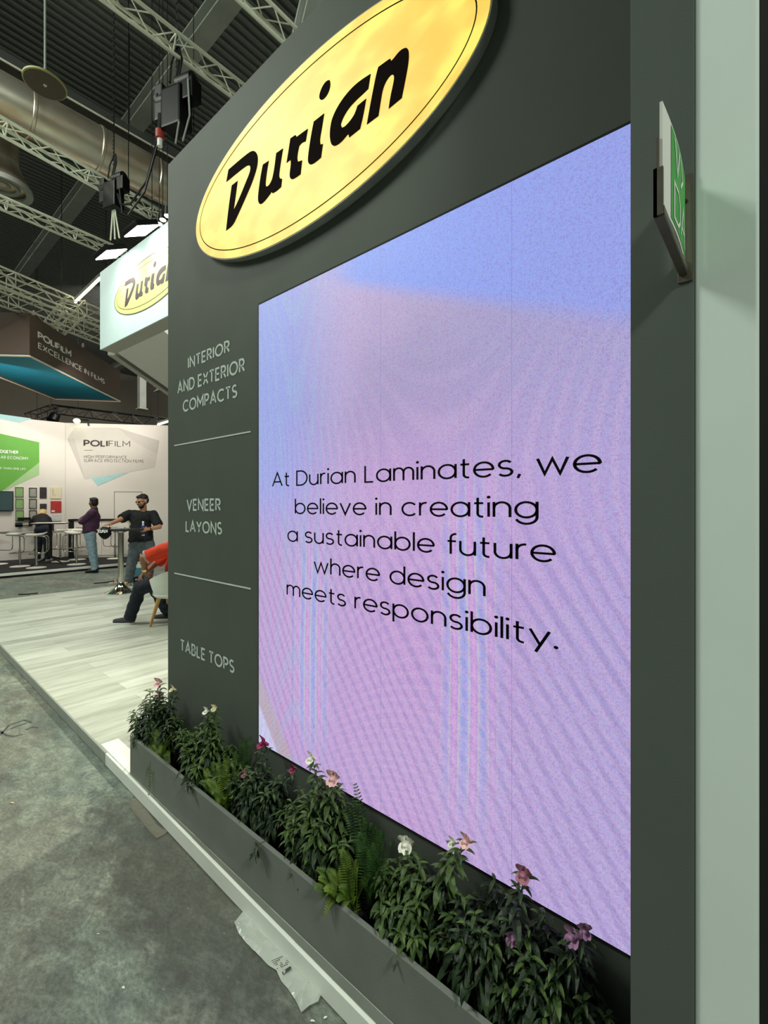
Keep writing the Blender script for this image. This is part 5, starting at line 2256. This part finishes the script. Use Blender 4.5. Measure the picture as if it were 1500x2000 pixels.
# white tub chair with wooden legs
CHY = 6.0
pc = CP(-2.73, CHY, PT)
tc_ = thing('tub_chair', pc, 'white tub chair with wooden legs, partly hidden by the tower', 'chair', YAW + PI / 2)   # faces left in the picture
M['shell'] = mat('white_shell', (226, 232, 224), .45, vary=.03)
o = MB()
vs, fs = [], []
na, nz_ = 28, 8
for i in range(na + 1):
    th = rad(-128 + 256 * i / na)          # 0 = back (-y)
    f = abs(th) / rad(128)
    top = .79 - .17 * f ** 2 - .02 * f
    for j in range(nz_ + 1):
        q = j / nz_
        z = .36 + (top - .36) * q
        r = .22 + .10 * q ** .6
        for rr in (r, r - .028):
            vs.append((rr * math.sin(th) * 1.02, -rr * math.cos(th), z))
W2 = 2 * (nz_ + 1)
for i in range(na):
    for j in range(nz_):
        a = i * W2 + 2 * j
        b = a + W2
        fs += [(a, b, b + 2, a + 2), (a + 1, a + 3, b + 3, b + 1)]
    a = i * W2
    b = a + W2
    fs += [(a, a + 1, b + 1, b), (a + 2 * nz_, b + 2 * nz_, b + 2 * nz_ + 1, a + 2 * nz_ + 1)]
for i in (0, na):
    for j in range(nz_):
        a = i * W2 + 2 * j
        fs.append((a, a + 2, a + 3, a + 1) if i == 0 else (a, a + 1, a + 3, a + 2))
o.add(vs, fs)
o.build('shell', 'shell', tc_, smooth=True)
o = MB()
o.lathe([(.10, .345), (.23, .36), (.26, .39), (.255, .43), (.22, .445), (.0, .45)], 36)
o.build('seat', 'shell', tc_, smooth=True)
for sx in (-1, 1):
    for sy in (-1, 1):
        o = MB()
        o.tube([(sx * .13, sy * .13, .37), (sx * .20, sy * .215, 0)], [.027, .015], 10)
        o.build('leg', 'wood', tc_, smooth=True)
o = MB()
o.box(-.15, .15, -.022, .022, .335, .36)
o.box(-.022, .022, -.15, -.0225, .335, .36)
o.box(-.022, .022, .0225, .15, .335, .36)
o.build('under_frame', 'wood', tc_)

# things on the floor near the man in black
p = at_height(274, 1141, PT)
t_ = thing('carton', (p.x, p.y, PT), 'dark printed carton on the deck behind the seated man', 'box', YAW + .2)
o = MB()
o.box(-.10, .10, -.08, .08, 0, .15)
o.build('box_body', mat('navy_carton', (30, 34, 58), .5), t_, bevel=.004)
o = MB()
for x, z, w, h in ((-.07, .09, .05, .03), (-.01, .03, .07, .05), (.02, .1, .05, .02), (-.08, .02, .04, .03)):
    o.box(x, x + w, -.0825, -.0802, z, z + h)
o.build('printed_patch', 'white', t_)
p = at_depth(271, 1118, 9.15)
t_ = thing('shopping_bag', (p.x, p.y, PT), 'teal and white shopping bag behind the legs of the man in black', 'bag', YAW)
o = MB()
o.prism([(-.13, -.06), (.13, -.06), (.12, .06), (-.12, .06)], 0, .30)
o.build('bag_body', mat('teal_paper', (74, 128, 140), .6, vary=.1), t_)
o = MB()
o.prism([(-.125, -.055), (.125, -.055), (.115, .055), (-.115, .055)], .3005, .36)
o.build('top_band', 'white', t_)
o = MB()
o.tube([(-.06, -.05, .36), (-.05, -.05, .50), (.05, -.05, .50), (.06, -.05, .36)], .006, 6)
o.build('handle', mat('lime_cord', (150, 190, 90), .6), t_)
p = at_height(226, 1139, 0)
t_ = thing('sandal', (p.x, p.y, PT if p.x > S0 else 0), 'pale sandal with red straps beside the chrome table pole', 'shoe', YAW + 2.2)
o = MB()
sol = [(.045 * math.cos(a) * (1 + .15 * math.sin(a)), .125 * math.sin(a)) for a in [2 * PI * i / 20 for i in range(20)]]
o.prism(sol, 0, .022)
o.build('sole', mat('pale_sole', (206, 198, 176), .6), t_, bevel=.003)
o = MB()
for yy in (.04, -.03):
    o.tube([(-.043, yy, .02), (-.03, yy, .055), (0, yy + .01, .068), (.03, yy, .055), (.043, yy, .02)], .009, 6)
o.build('strap', mat('red_strap', (140, 40, 40), .6), t_)
# cable ends on the grey hall floor
for a, b, c, lab in (((36, 1160), (52, 1159.5), (74, 1157.5), 'short black cable lying on the floor at the far edge of the wood-look deck, left'), ((183, 1138.5), (205, 1136.8), (221, 1134.5), 'thin black cable on the floor leading to the sandal')):
    P3 = [at_height(q[0], q[1], .02 if lab.startswith('short') else .02) for q in (a, b, c)]
    t_ = MB()
    t_.tube([q - P3[0] for q in P3], .011, 6)
    ob = t_.build('cable', 'fabric_grey', None, loc=(P3[0].x, P3[0].y, PT + .012 if P3[0].x > S0 + .05 else .012))
    tag(ob, lab, 'cable')

# ================================================================ people
def capsule(mb, p0, r0, p1, r1, seg=14, flat0=False, flat1=False):
    p0, p1 = Vector(p0), Vector(p1)
    t = (p1 - p0).normalized()
    pts, rs = [], []
    if not flat0:
        for a in (80, 60, 40, 20):
            pts.append(p0 - t * r0 * math.sin(rad(a)))
            rs.append(r0 * math.cos(rad(a)))
    for i in range(5):
        f = i / 4
        pts.append(p0.lerp(p1, f))
        rs.append(r0 + (r1 - r0) * f)
    if not flat1:
        for a in (20, 40, 60, 80):
            pts.append(p1 + t * r1 * math.sin(rad(a)))
            rs.append(r1 * math.cos(rad(a)))
    mb.tube(pts, rs, seg)


def chain(mb, pts, rs, flat0=False, flat1=False):
    for i in range(len(pts) - 1):
        capsule(mb, pts[i], rs[i], pts[i + 1], rs[i + 1], flat0=(flat0 and i == 0), flat1=(flat1 and i == len(pts) - 2))


def remesh(mb, name, m, parent, voxel=.008, smooth=4, wrinkle=0.0, wscale=9.0, seed=0):
    """one continuous skin over all the volumes collected in mb"""
    o = mb.build(name, m, parent)
    md = o.modifiers.new('union', 'REMESH')
    md.mode = 'VOXEL'
    md.voxel_size = voxel
    s = o.modifiers.new('soften', 'SMOOTH')
    s.factor = .5
    s.iterations = smooth
    dg = bpy.context.evaluated_depsgraph_get()
    dg.update()
    me = bpy.data.meshes.new_from_object(o.evaluated_get(dg), depsgraph=dg)
    o.modifiers.clear()
    old = o.data
    o.data = me
    me.name = name
    bpy.data.meshes.remove(old)
    if wrinkle:
        co = [v.co.copy() for v in me.vertices]
        no = [v.normal.copy() for v in me.vertices]
        for i, v in enumerate(me.vertices):
            q = co[i] * wscale + Vector((seed, seed * .7, 0))
            v.co = co[i] + no[i] * wrinkle * (noise.noise(Vector((q.x, q.y, q.z * 1.8))) + .5 * noise.noise(q * 2.3))
    for p in me.polygons:
        p.use_smooth = True
    if not me.materials:
        me.materials.append(M[m])
    return o


class Person:
    def __init__(self, label, X, Y, z, name='person'):
        self.base = CP(X, Y, z)
        self.X, self.Y, self.z = X, Y, z
        self.root = thing(name, self.base, label, 'person', YAW)

    def J(self, px, py, Z):
        """body joint seen at a pixel, at depth Z, in the figure's own frame (x right in view, y away)"""
        return Vector(((px - 750) / FPX * Z - self.X, Z - self.Y, EYE + (HOR - py) / FPX * Z - self.z))


def head_frame(yaw, pitch=0.0, tilt=0.0):
    """columns right, forward, up of a head that looks along yaw (0 = away from the viewer, 180 = towards, 90 = left)"""
    m = Matrix.Rotation(rad(yaw), 3, 'Z') @ Matrix.Rotation(rad(-pitch), 3, 'X') @ Matrix.Rotation(rad(tilt), 3, 'Y')
    return m


def add_head(mb, c, H, k=1.0):
    P = lambda x, y, z: c + H @ Vector((x * k, y * k, z * k))
    E = lambda x, y, z, a, b, d: mb.ell(P(x, y, z), (a * k, b * k, d * k), 18, 12, H)
    E(0, -.010, .030, .078, .096, .092)
    E(0, .030, -.020, .064, .064, .088)
    E(0, .048, -.078, .040, .040, .036)
    E(0, .074, .028, .050, .022, .016)
    E(-.040, .066, -.022, .024, .024, .024)
    E(.040, .066, -.022, .024, .024, .024)
    capsule(mb, P(0, .090, .020), .010 * k, P(0, .112, -.018), .014 * k)
    E(-.012, .100, -.022, .010, .011, .009)
    E(.012, .100, -.022, .010, .011, .009)
    E(0, .088, -.050, .024, .013, .008)
    E(0, .086, -.062, .020, .013, .008)
    for s in (-1, 1):
        E(s * .080, -.006, -.005, .010, .022, .033)
    return P


def add_eyes(person, c, H, k=1.0):
    mb = MB()
    for s in (-1, 1):
        mb.ell(c + H @ Vector((s * .032 * k, .084 * k, .008 * k)), (.012 * k, .010 * k, .007 * k), 10, 6, H)
    mb.build('eyes', 'lens', person.root, smooth=True)


def add_hand(mb, wrist, d, n, curl=.5, thumb_side=1, k=1.0, spread=.10):
    """palm and five fingers; d along the hand, n out of the back of the hand"""
    d = Vector(d).normalized()
    n = Vector(n)
    n = (n - d * n.dot(d)).normalized()
    s = d.cross(n).normalized() * thumb_side
    w = Vector(wrist)
    kn = []
    for i, off in enumerate((.030, .010, -.010, -.029)):
        kp = w + d * (.088 - .004 * abs(i - 1)) * k + s * off * k
        capsule(mb, w + d * .012 * k + s * off * .7 * k, .016 * k, kp, .0125 * k)
        kn.append((kp, off))
    for (kp, off), ln in zip(kn, (.070, .080, .074, .058)):
        p = kp
        dd = (d + s * off * 3 * spread).normalized()
        a = curl
        for f, r in ((.45, .0095), (.31, .0085), (.24, .0075)):
            ax = dd.cross(n).normalized()
            dd = (Matrix.Rotation(a, 3, ax) @ dd).normalized()
            if dd.dot(n) > d.dot(n) and curl > 0:
                dd = (Matrix.Rotation(-2 * a, 3, ax) @ dd).normalized()
            q = p + dd * ln * f * k
            capsule(mb, p, r * k, q, r * .92 * k, seg=10)
            p = q
    tb = w + d * .022 * k + s * .026 * k
    t1 = tb + (d * .55 + s * .75 - n * .25).normalized() * .042 * k
    t2 = t1 + (d * .9 + s * .2 - n * .35).normalized() * .032 * k
    capsule(mb, tb, .014 * k, t1, .0115 * k, seg=10)
    capsule(mb, t1, .0115 * k, t2, .009 * k, seg=10)


def add_shoe(person, heel, toe, m='shoe_black', sole='black', k=1.0, name='shoe'):
    """a shoe with its sole as a sub-part"""
    heel, toe = Vector(heel), Vector(toe)
    d = Vector((toe.x - heel.x, toe.y - heel.y, 0))
    L = d.length
    d.normalize()
    s = Vector((-d.y, d.x, 0))
    gz = min(heel.z, toe.z)
    b = Vector((heel.x, heel.y, gz))
    mb = MB()
    capsule(mb, b + Vector((0, 0, .055)) + d * .03, .036 * k, b + Vector((0, 0, .045)) + d * L * .55, .040 * k)
    capsule(mb, b + Vector((0, 0, .045)) + d * L * .5, .042 * k, b + Vector((0, 0, .036)) + d * (L - .04), .034 * k)
    capsule(mb, b + Vector((0, 0, .06)) + d * .035, .038 * k, b + Vector((0, 0, .10)) + d * .04, .042 * k, flat1=True)
    sh = remesh(mb, name, m, person.root, .008, 3)
    so = MB()
    pts = []
    for i in range(24):
        a = 2 * PI * i / 24
        y = L / 2 + (L / 2 + .006) * math.cos(a)
        x = (.040 + .006 * math.cos(a)) * k * math.sin(a) * 1.05
        q = b + d * y + s * x
        pts.append((q.x, q.y))
    so.prism(pts, gz, gz + .022)
    so.build('sole', sole, sh, bevel=.004)
    return sh


# ---------------------------------------------------------------- man in the black t-shirt
p = Person('person in black t-shirt and glasses, hand stretched to the bar table, holding a bottle', -4.60, 8.78, PT)
J = p.J
Zb = 8.78
hips = J(276, 1066, Zb)
hl, hr = J(266, 1070, Zb), J(288, 1070, Zb)
kl, kr = J(256, 1106, Zb - .05), J(292, 1108, Zb)
al_, ar_ = J(251.5, 1138, Zb), J(288, 1140, Zb + .05)
al_.z, ar_.z = .10, .10
chest, belly = J(276, 1014, Zb), J(275, 1042, Zb)
sl, sr = J(252, 1004, Zb), J(299, 1005, Zb)
neck = J(280, 1000, Zb)
hc = J(278.5, 979, Zb - .06)
H = head_frame(152, 16, 0)      # towards the viewer, a little to the left and down
el, wl = J(235, 1014.5, Zb - .22), J(214, 1023.5, Zb - .46)
er, wr_ = J(311, 1029, Zb - .08), J(289.5, 1033.5, Zb - .28)
body = MB()
add_head(body, hc, H, 1.08)
chain(body, [hc - Vector((0, -.02, .05)), neck - Vector((0, 0, .02))], [.058, .064])
chain(body, [neck, chest], [.062, .13])
body.ell(chest - Vector((0, 0, .02)), (.17, .115, .15), 20, 12)
chain(body, [chest, belly, hips], [.12, .125, .12])
chain(body, [neck.lerp(sl, .3) - Vector((0, 0, .035)), sl - Vector((0, 0, .015))], [.046, .056])
chain(body, [neck.lerp(sr, .3) - Vector((0, 0, .035)), sr - Vector((0, 0, .015))], [.046, .056])
chain(body, [sl, el, wl], [.056, .045, .030])
chain(body, [sr, er, wr_], [.056, .046, .031])
chain(body, [hl, kl, al_], [.075, .055, .040])
chain(body, [hr, kr, ar_], [.075, .055, .040])
for a in (al_, ar_):
    chain(body, [a, a + Vector((-.0, -.09, -.055))], [.034, .024])
tip = J(205, 1026, Zb - .60)
add_hand(body, wl, Vector((tip.x - wl.x, tip.y - wl.y, -.01)), (0, 0, 1), .18, -1, 1.0)
# the bottle, and the hand that closes round it
bx = J(279.5, 1034, Zb - .34)
bb = Vector((bx.x, bx.y, bx.z))
capsule(body, wr_, .030, bb + Vector((.052, .012, -.005)), .026)
for i, (dz, ln) in enumerate(((.030, 150), (.010, 165), (-.010, 158), (-.029, 135))):
    pts = [bb + Vector((.043 * math.cos(rad(a)), .043 * math.sin(rad(a)), dz - .006 * k_)) for k_, a in enumerate(range(10, -ln, -35))]
    pts = [bb + Vector((.056, .010, dz))] + pts
    chain(body, pts, [.0115] + [.0098 - .0005 * q for q in range(len(pts) - 1)])
chain(body, [bb + Vector((.050, .02, .025)), bb + Vector((.03, .046, .040)), bb + Vector((-.005, .048, .046))], [.014, .012, .0095])
body_o = remesh(body, 'body', 'skin', p.root, .007, 3)
sh = MB()
chain(sh, [neck + Vector((0, 0, .005)), chest + Vector((0, 0, .06))], [.076, .16], flat0=True)
for s_ in (sl, sr):
    capsule(sh, neck + (s_ - neck) * .12 - Vector((0, 0, .035)), .068, s_ - Vector((0, 0, .012)), .082)
sh.ell(chest, (.215, .15, .17), 22, 14)
hem = J(275.5, 1057.5, Zb)
chain(sh, [chest, belly], [.175, .185])
for dx in (-.055, .055):
    capsule(sh, belly + Vector((dx, 0, .1)), .15, hem + Vector((dx, 0, .0)), .172, flat1=True)
for a, b, e in ((neck, sl, el), (neck, sr, er)):
    capsule(sh, a.lerp(b, .25) - Vector((0, 0, .03)), .075, b - Vector((0, 0, .01)), .088)
    capsule(sh, b, .088, b.lerp(e, .88), .088, flat1=True)
remesh(sh, 't_shirt', 'black_shirt', p.root, .011, 4, .010, 8, 1)
tr = MB()
for hh, kk, aa in ((hl, kl, al_), (hr, kr, ar_)):
    chain(tr, [hh + Vector((0, 0, .05)), kk, aa - Vector((0, 0, .03))], [.125, .085, .068], flat1=True)
capsule(tr, hl + Vector((.02, 0, .07)), .145, hr + Vector((-.02, 0, .07)), .145)
capsule(tr, hips + Vector((0, -.01, -.02)), .13, hips + Vector((0, -.01, .06)), .15)
remesh(tr, 'jeans', 'jeans_mid', p.root, .011, 3, .012, 9, 4)
for aa, dx in ((al_, -.05), (ar_, .03)):
    add_shoe(p, Vector((aa.x - dx * .3, aa.y + .07, 0)), Vector((aa.x + dx, aa.y - .20, 0)), 's_cream', 'white')
hr_ = MB()
hr_.ell(hc + H @ Vector((0, -.020, .058)), (.088, .100, .080), 20, 12, H)
hr_.ell(hc + H @ Vector((0, .045, .098)), (.066, .048, .030), 16, 10, H)
hr_.ell(hc + H @ Vector((0, -.055, .01)), (.078, .062, .080), 18, 10, H)
remesh(hr_, 'hair', 'hair', p.root, .007, 2, .004, 40, 2)
bd = MB()
bd.ell(hc + H @ Vector((0, .054, -.085)), (.054, .050, .042), 18, 12, H)
bd.ell(hc + H @ Vector((0, .104, -.044)), (.030, .012, .008), 14, 8, H)
for s in (-1, 1):
    capsule(bd, hc + H @ Vector((s * .072, .012, -.03)), .013, hc + H @ Vector((s * .050, .052, -.075)), .022)
remesh(bd, 'beard', 'hair', p.root, .006, 2, .002, 50, 3)
gl = MB()
for s in (-1, 1):
    gl.ell(hc + H @ Vector((s * .035, .104, .010)), (.027, .006, .017), 14, 8, H)
    gl.tube([hc + H @ Vector((s * .060, .100, .014)), hc + H @ Vector((s * .086, .02, .012))], .003, 5)
gl.tube([hc + H @ Vector((-.012, .106, .014)), hc + H @ Vector((.012, .106, .014))], .003, 5)
gl.build('glasses', 'lens', p.root, smooth=True)
add_eyes(p, hc, H, 1.08)
wb = MB()
wb.tube([wr_.lerp(er, .10), wr_.lerp(er, .16)], .037, 16)
wb.build('wristband', 'black_plastic', p.root, smooth=True)
# bottle: its own thing
bw = p.base + Matrix.Rotation(YAW, 3, 'Z') @ (bb + Vector((0, 0, -.115)))
bo = thing('water_bottle', bw, 'slim blue and white bottle held in the hand of the person in black', 'bottle', YAW)
o = MB()
o.lathe([(.024, 0), (.031, .008), (.031, .15), (.026, .185), (.014, .215), (.013, .228)], 24)
o.build('bottle_body', mat('pale_blue_plastic', (176, 196, 214), .2, vary=.05), bo, smooth=True)
o = MB()
o.lathe([(.0318, .145), (.0318, .178), (.027, .19), (.026, .19), (.030, .145)], 24)
o.lathe([(.0318, .02), (.0318, .075), (.0310, .075), (.0310, .02)], 24)
o.build('label_band', mat('violet_blue_label', (54, 52, 130), .4), bo, smooth=True)
o = MB()
o.lathe([(.0165, .2285), (.0165, .262), (.014, .265)], 20)
o.build('cap', 'white', bo, smooth=True)

# ---------------------------------------------------------------- man in the purple shirt
p = Person('person in purple shirt and light jeans with folded arms, seen from behind', -7.0, 11.1, 0.0)
J = p.J
Zb = 11.1
hips = J(176, 1045, Zb)
hl, hr = J(175, 1048, Zb - .09), J(177, 1048, Zb + .09)
kl, kr = J(179.5, 1078, Zb - .09), J(183, 1079, Zb + .10)
al_, ar_ = J(185, 1111, Zb - .10), J(187, 1110, Zb + .10)
chest, belly = J(181, 1010, Zb), J(178, 1030, Zb)
sl, sr = J(180, 1001.5, Zb - .19), J(181, 1001.5, Zb + .19)
neck = J(184.5, 995.5, Zb)
hc = J(182.5, 982, Zb)
H = head_frame(66, 0, 0)
el, er = J(159, 1020, Zb - .20), J(157, 1017, Zb + .16)
wl, wr_ = J(156, 1017, Zb + .06), J(160, 1020, Zb - .08)
body = MB()
add_head(body, hc, H, 1.08)
chain(body, [hc - Vector((-.02, 0, .05)), neck - Vector((0, 0, .02))], [.058, .064])
chain(body, [neck, chest], [.062, .12])
body.ell(chest - Vector((0, 0, .02)), (.115, .165, .15), 20, 12)
chain(body, [chest, belly, hips], [.12, .12, .11])
for s_, e_, w_ in ((sl, el, wl), (sr, er, wr_)):
    chain(body, [neck.lerp(s_, .3) - Vector((0, 0, .035)), s_ - Vector((0, 0, .015)), e_, w_], [.046, .055, .045, .032])
add_hand(body, wl, Vector((.02, 1, .05)), (-1, 0, .2), .35, 1)
add_hand(body, wr_, Vector((.02, -1, .1)), (-1, 0, .3), .35, -1)
for h_, k_, a_ in ((hl, kl, al_), (hr, kr, ar_)):
    a_.z = .09
    chain(body, [h_, k_, a_], [.075, .055, .040])
    chain(body, [a_, a_ + Vector((-.09, 0, -.05))], [.034, .024])
remesh(body, 'body', 'skin_dark', p.root, .008, 3)
sh = MB()
chain(sh, [neck + Vector((0, 0, .03)), chest + Vector((0, 0, .06))], [.072, .145], flat0=True)
for s_ in (sl, sr):
    capsule(sh, neck + (s_ - neck) * .12 - Vector((0, 0, .035)), .066, s_ - Vector((0, 0, .012)), .076)
sh.ell(chest, (.145, .205, .17), 22, 14)
hem = J(176.5, 1040, Zb)
chain(sh, [chest, belly], [.16, .165])
for dy in (-.05, .05):
    capsule(sh, belly + Vector((0, dy, .05)), .15, hem + Vector((0, dy, 0)), .135, flat1=True)
for s_, e_, w_ in ((sl, el, wl), (sr, er, wr_)):
    capsule(sh, neck.lerp(s_, .3) - Vector((0, 0, .02)), .075, s_, .080)
    capsule(sh, s_, .080, e_, .062)
    capsule(sh, e_, .060, e_.lerp(w_, .6), .050, flat1=True)
remesh(sh, 'shirt', 'purple_shirt', p.root, .011, 4, .009, 9, 2)
co = MB()
co.tube([neck + Vector((.0, 0, .0)), neck + Vector((-.006, 0, .05))], [.080, .068], 20)
co.build('collar', 'purple_shirt', p.root, smooth=True)
tr = MB()
for h_, k_, a_ in ((hl, kl, al_), (hr, kr, ar_)):
    chain(tr, [h_ + Vector((0, 0, .04)), k_, a_ - Vector((0, 0, .02))], [.112, .083, .064], flat1=True)
capsule(tr, hl + Vector((0, .03, .05)), .125, hr + Vector((0, -.03, .05)), .125)
remesh(tr, 'jeans', 'jeans_light', p.root, .011, 3, .011, 9, 3)
bl = MB()
for i in range(25):
    pass
bl.tube([hips + Vector((.0, 0, .075)) + Vector((.142 * math.cos(a), .19 * math.sin(a), 0)) for a in [2 * PI * i / 28 for i in range(29)]], .014, 6, cap=False)
bl.build('belt', 'black_plastic', p.root, smooth=True)
for a_, dy in ((al_, -.03), (ar_, .03)):
    add_shoe(p, Vector((a_.x + .07, a_.y, 0)), Vector((a_.x - .21, a_.y + dy, 0)))
hr_ = MB()
hr_.ell(hc + H @ Vector((0, -.024, .056)), (.086, .100, .078), 20, 12, H)
hr_.ell(hc + H @ Vector((0, -.055, .0)), (.080, .062, .090), 18, 10, H)
hr_.ell(hc + H @ Vector((0, .050, .098)), (.062, .044, .028), 16, 10, H)
remesh(hr_, 'hair', 'hair', p.root, .007, 2, .004, 40, 2)
add_eyes(p, hc, H, 1.04)

# ---------------------------------------------------------------- blond person bending to the wall
p = Person('blond person in dark sweater and jeans bending towards the sample wall, seen from behind', -9.40, 12.55, PZ)
J = p.J
Zb = 12.55
hips = J(84, 1036, Zb)
hl, hr = J(78, 1040, Zb), J(90.5, 1040, Zb)
kl, kr = J(75, 1066, Zb), J(92.5, 1066, Zb)
al_, ar_ = J(74, 1088, Zb), J(93, 1088, Zb)
al_.z, ar_.z = .09, .09
chest = J(81, 1014.5, Zb + .26)
belly = J(83, 1025, Zb + .10)
neck = J(81.5, 1008, Zb + .36)
hc = J(83.5, 1004, Zb + .43)
H = head_frame(10, 42, 0)
sl, sr = J(69.5, 1012, Zb + .30), J(93.5, 1013, Zb + .30)
el, wl = J(62, 1021, Zb + .36), J(57, 1025, Zb + .50)
er, wr_ = J(100, 1026, Zb + .28), J(102, 1038, Zb + .18)
body = MB()
add_head(body, hc, H, 1.0)
chain(body, [hc - Vector((0, .03, .04)), neck], [.05, .056])
body.ell(chest, (.155, .11, .14), 20, 12, Matrix.Rotation(rad(-45), 3, 'X'))
chain(body, [neck, chest, belly, hips], [.06, .12, .115, .11])
for s_, e_, w_ in ((sl, el, wl), (sr, er, wr_)):
    chain(body, [neck.lerp(s_, .4), s_, e_, w_], [.055, .054, .042, .028])
add_hand(body, wl, Vector((-.3, 1, -.1)), (-1, 0, .6), .3, 1, .92)
add_hand(body, wr_, Vector((.05, -.1, -1)), (1, 0, 0), .3, 1, .92)
for h_, k_, a_ in ((hl, kl, al_), (hr, kr, ar_)):
    chain(body, [h_, k_, a_], [.075, .053, .038])
    chain(body, [a_, a_ + Vector((0, .09, -.05))], [.034, .024])
remesh(body, 'body', 'skin', p.root, .009, 3)
sh = MB()
chain(sh, [neck, chest, belly, hips + Vector((0, .01, .07))], [.10, .165, .165, .165], flat1=True)
sh.ell(chest, (.205, .15, .18), 22, 14, Matrix.Rotation(rad(-45), 3, 'X'))
for s_, e_, w_ in ((sl, el, wl), (sr, er, wr_)):
    chain(sh, [neck.lerp(s_, .4), s_], [.075, .080])
    chain(sh, [s_, e_, e_.lerp(w_, .9)], [.078, .062, .050], flat1=True)
remesh(sh, 'sweater', 'navy_knit', p.root, .012, 4, .010, 8, 7)
tr = MB()
for h_, k_, a_ in ((hl, kl, al_), (hr, kr, ar_)):
    chain(tr, [h_ + Vector((0, 0, .06)), k_, a_ - Vector((0, 0, .03))], [.130, .088, .068], flat1=True)
capsule(tr, hl + Vector((.03, 0, .07)), .145, hr + Vector((-.03, 0, .07)), .145)
remesh(tr, 'jeans', 'jeans_dark', p.root, .012, 3, .010, 9, 6)
for a_ in (al_, ar_):
    add_shoe(p, Vector((a_.x, a_.y - .07, 0)), Vector((a_.x, a_.y + .18, 0)), 'white', 'white')
hr_ = MB()
hr_.ell(hc + H @ Vector((0, -.03, .045)), (.092, .100, .088), 20, 12, H)
hr_.ell(hc + H @ Vector((0, -.060, -.03)), (.098, .066, .11), 18, 10, H)
for s in (-1, 1):
    capsule(hr_, hc + H @ Vector((s * .075, -.02, .0)), .035, hc + H @ Vector((s * .090, -.01, -.13)), .026)
remesh(hr_, 'hair', 'blond', p.root, .008, 2, .005, 30, 2)
add_eyes(p, hc, H)

# ---------------------------------------------------------------- seated man in the red shirt
p = Person('seated person in orange-red shirt and dark jeans, half hidden by the charcoal tower', -2.66, 6.0, PT)
J = p.J
Zb = 6.0
hip = J(352, 1141, Zb)
hip.z = .565
hl, hr = hip + Vector((-.02, -.10, 0)), hip + Vector((-.02, .10, 0))
kl, kr = J(274, 1147, Zb - .14), J(302, 1149, Zb + .20)
al_, ar_ = J(253, 1201, Zb - .06), J(331, 1203, Zb + .16)
al_.z, ar_.z = .10, .10
sl, sr = J(338, 1067, Zb - .17), J(356, 1066, Zb + .20)
neck = (sl + sr) / 2 + Vector((.05, 0, .075))
chest = (sl + sr) / 2 + Vector((.04, 0, -.16))
belly = chest.lerp(hip, .55) + Vector((-.03, 0, 0))
hc = neck + Vector((.0, 0, .16))
H = head_frame(75, 0, 0)
el = J(280, 1090, Zb - .24)
wl = J(283.5, 1117, Zb - .20)
er, wr_ = J(305, 1100, Zb + .30), J(283, 1118, Zb + .12)
body = MB()
add_head(body, hc, H, 1.04)
chain(body, [hc - Vector((-.02, 0, .05)), neck], [.058, .064])
body.ell(chest - Vector((0, 0, .02)), (.11, .16, .16), 20, 12)
chain(body, [neck, chest, belly, hip], [.062, .12, .12, .11])
for s_, e_, w_ in ((sl, el, wl), (sr, er, wr_)):
    chain(body, [neck.lerp(s_, .35) - Vector((0, 0, .035)), s_ - Vector((0, 0, .015)), e_, w_], [.046, .055, .046, .031])
add_hand(body, wl, Vector((.45, .25, -.75)), (-.6, -.8, -.1), .45, -1)
add_hand(body, wr_, Vector((-.2, -.8, -.4)), (-.4, .2, .8), .45, 1)
for h_, k_, a_ in ((hl, kl, al_), (hr, kr, ar_)):
    chain(body, [h_, k_, a_], [.075, .056, .041])
    chain(body, [a_, a_ + Vector((-.09, 0, -.05))], [.034, .024])
remesh(body, 'body', 'skin_dark', p.root, .007, 3)
sh = MB()
chain(sh, [neck + Vector((0, 0, -.02)), chest + Vector((0, 0, .08))], [.085, .145], flat0=True)
sh.ell(chest, (.145, .195, .19), 22, 14)
chain(sh, [chest, belly, hip + Vector((-.01, 0, .04))], [.16, .165, .165], flat1=True)
for s_, e_ in ((sl, el), (sr, er)):
    capsule(sh, neck.lerp(s_, .35) - Vector((0, 0, .03)), .078, s_, .088)
    capsule(sh, s_, .088, s_.lerp(e_, .90), .082, flat1=True)
so_ = remesh(sh, 'polo_shirt', 'red_shirt', p.root, .010, 4, .009, 8, 8)
cf = MB()
for q in (.86, .90):
    cf.tube([sl.lerp(el, q) , sl.lerp(el, q + .012)], .0865, 20)
cf.build('cuff_stripe', 'white', so_, smooth=True)
tr = MB()
for h_, k_, a_ in ((hl, kl, al_), (hr, kr, ar_)):
    chain(tr, [h_, k_, a_ - Vector((0, 0, .03))], [.115, .085, .070], flat1=True)
capsule(tr, hl + Vector((0, .03, .0)), .125, hr + Vector((0, -.03, .0)), .125)
remesh(tr, 'jeans', 'jeans_dark', p.root, .010, 3, .011, 9, 9)
for a_ in (al_, ar_):
    add_shoe(p, Vector((a_.x + .07, a_.y, 0)), Vector((a_.x - .215, a_.y - .01, 0)), 'shoe_grey', 'white', 1.02)
hr_ = MB()
hr_.ell(hc + H @ Vector((0, -.024, .056)), (.086, .100, .078), 20, 12, H)
hr_.ell(hc + H @ Vector((0, -.055, .0)), (.080, .062, .085), 18, 10, H)
remesh(hr_, 'hair', 'hair', p.root, .007, 2, .004, 40, 2)
add_eyes(p, hc, H, 1.04)
wt = MB()
wt.tube([wl.lerp(el, .06), wl.lerp(el, .20)], .0385, 18)
wt.build('wristwatch', 'gold', p.root, smooth=True)
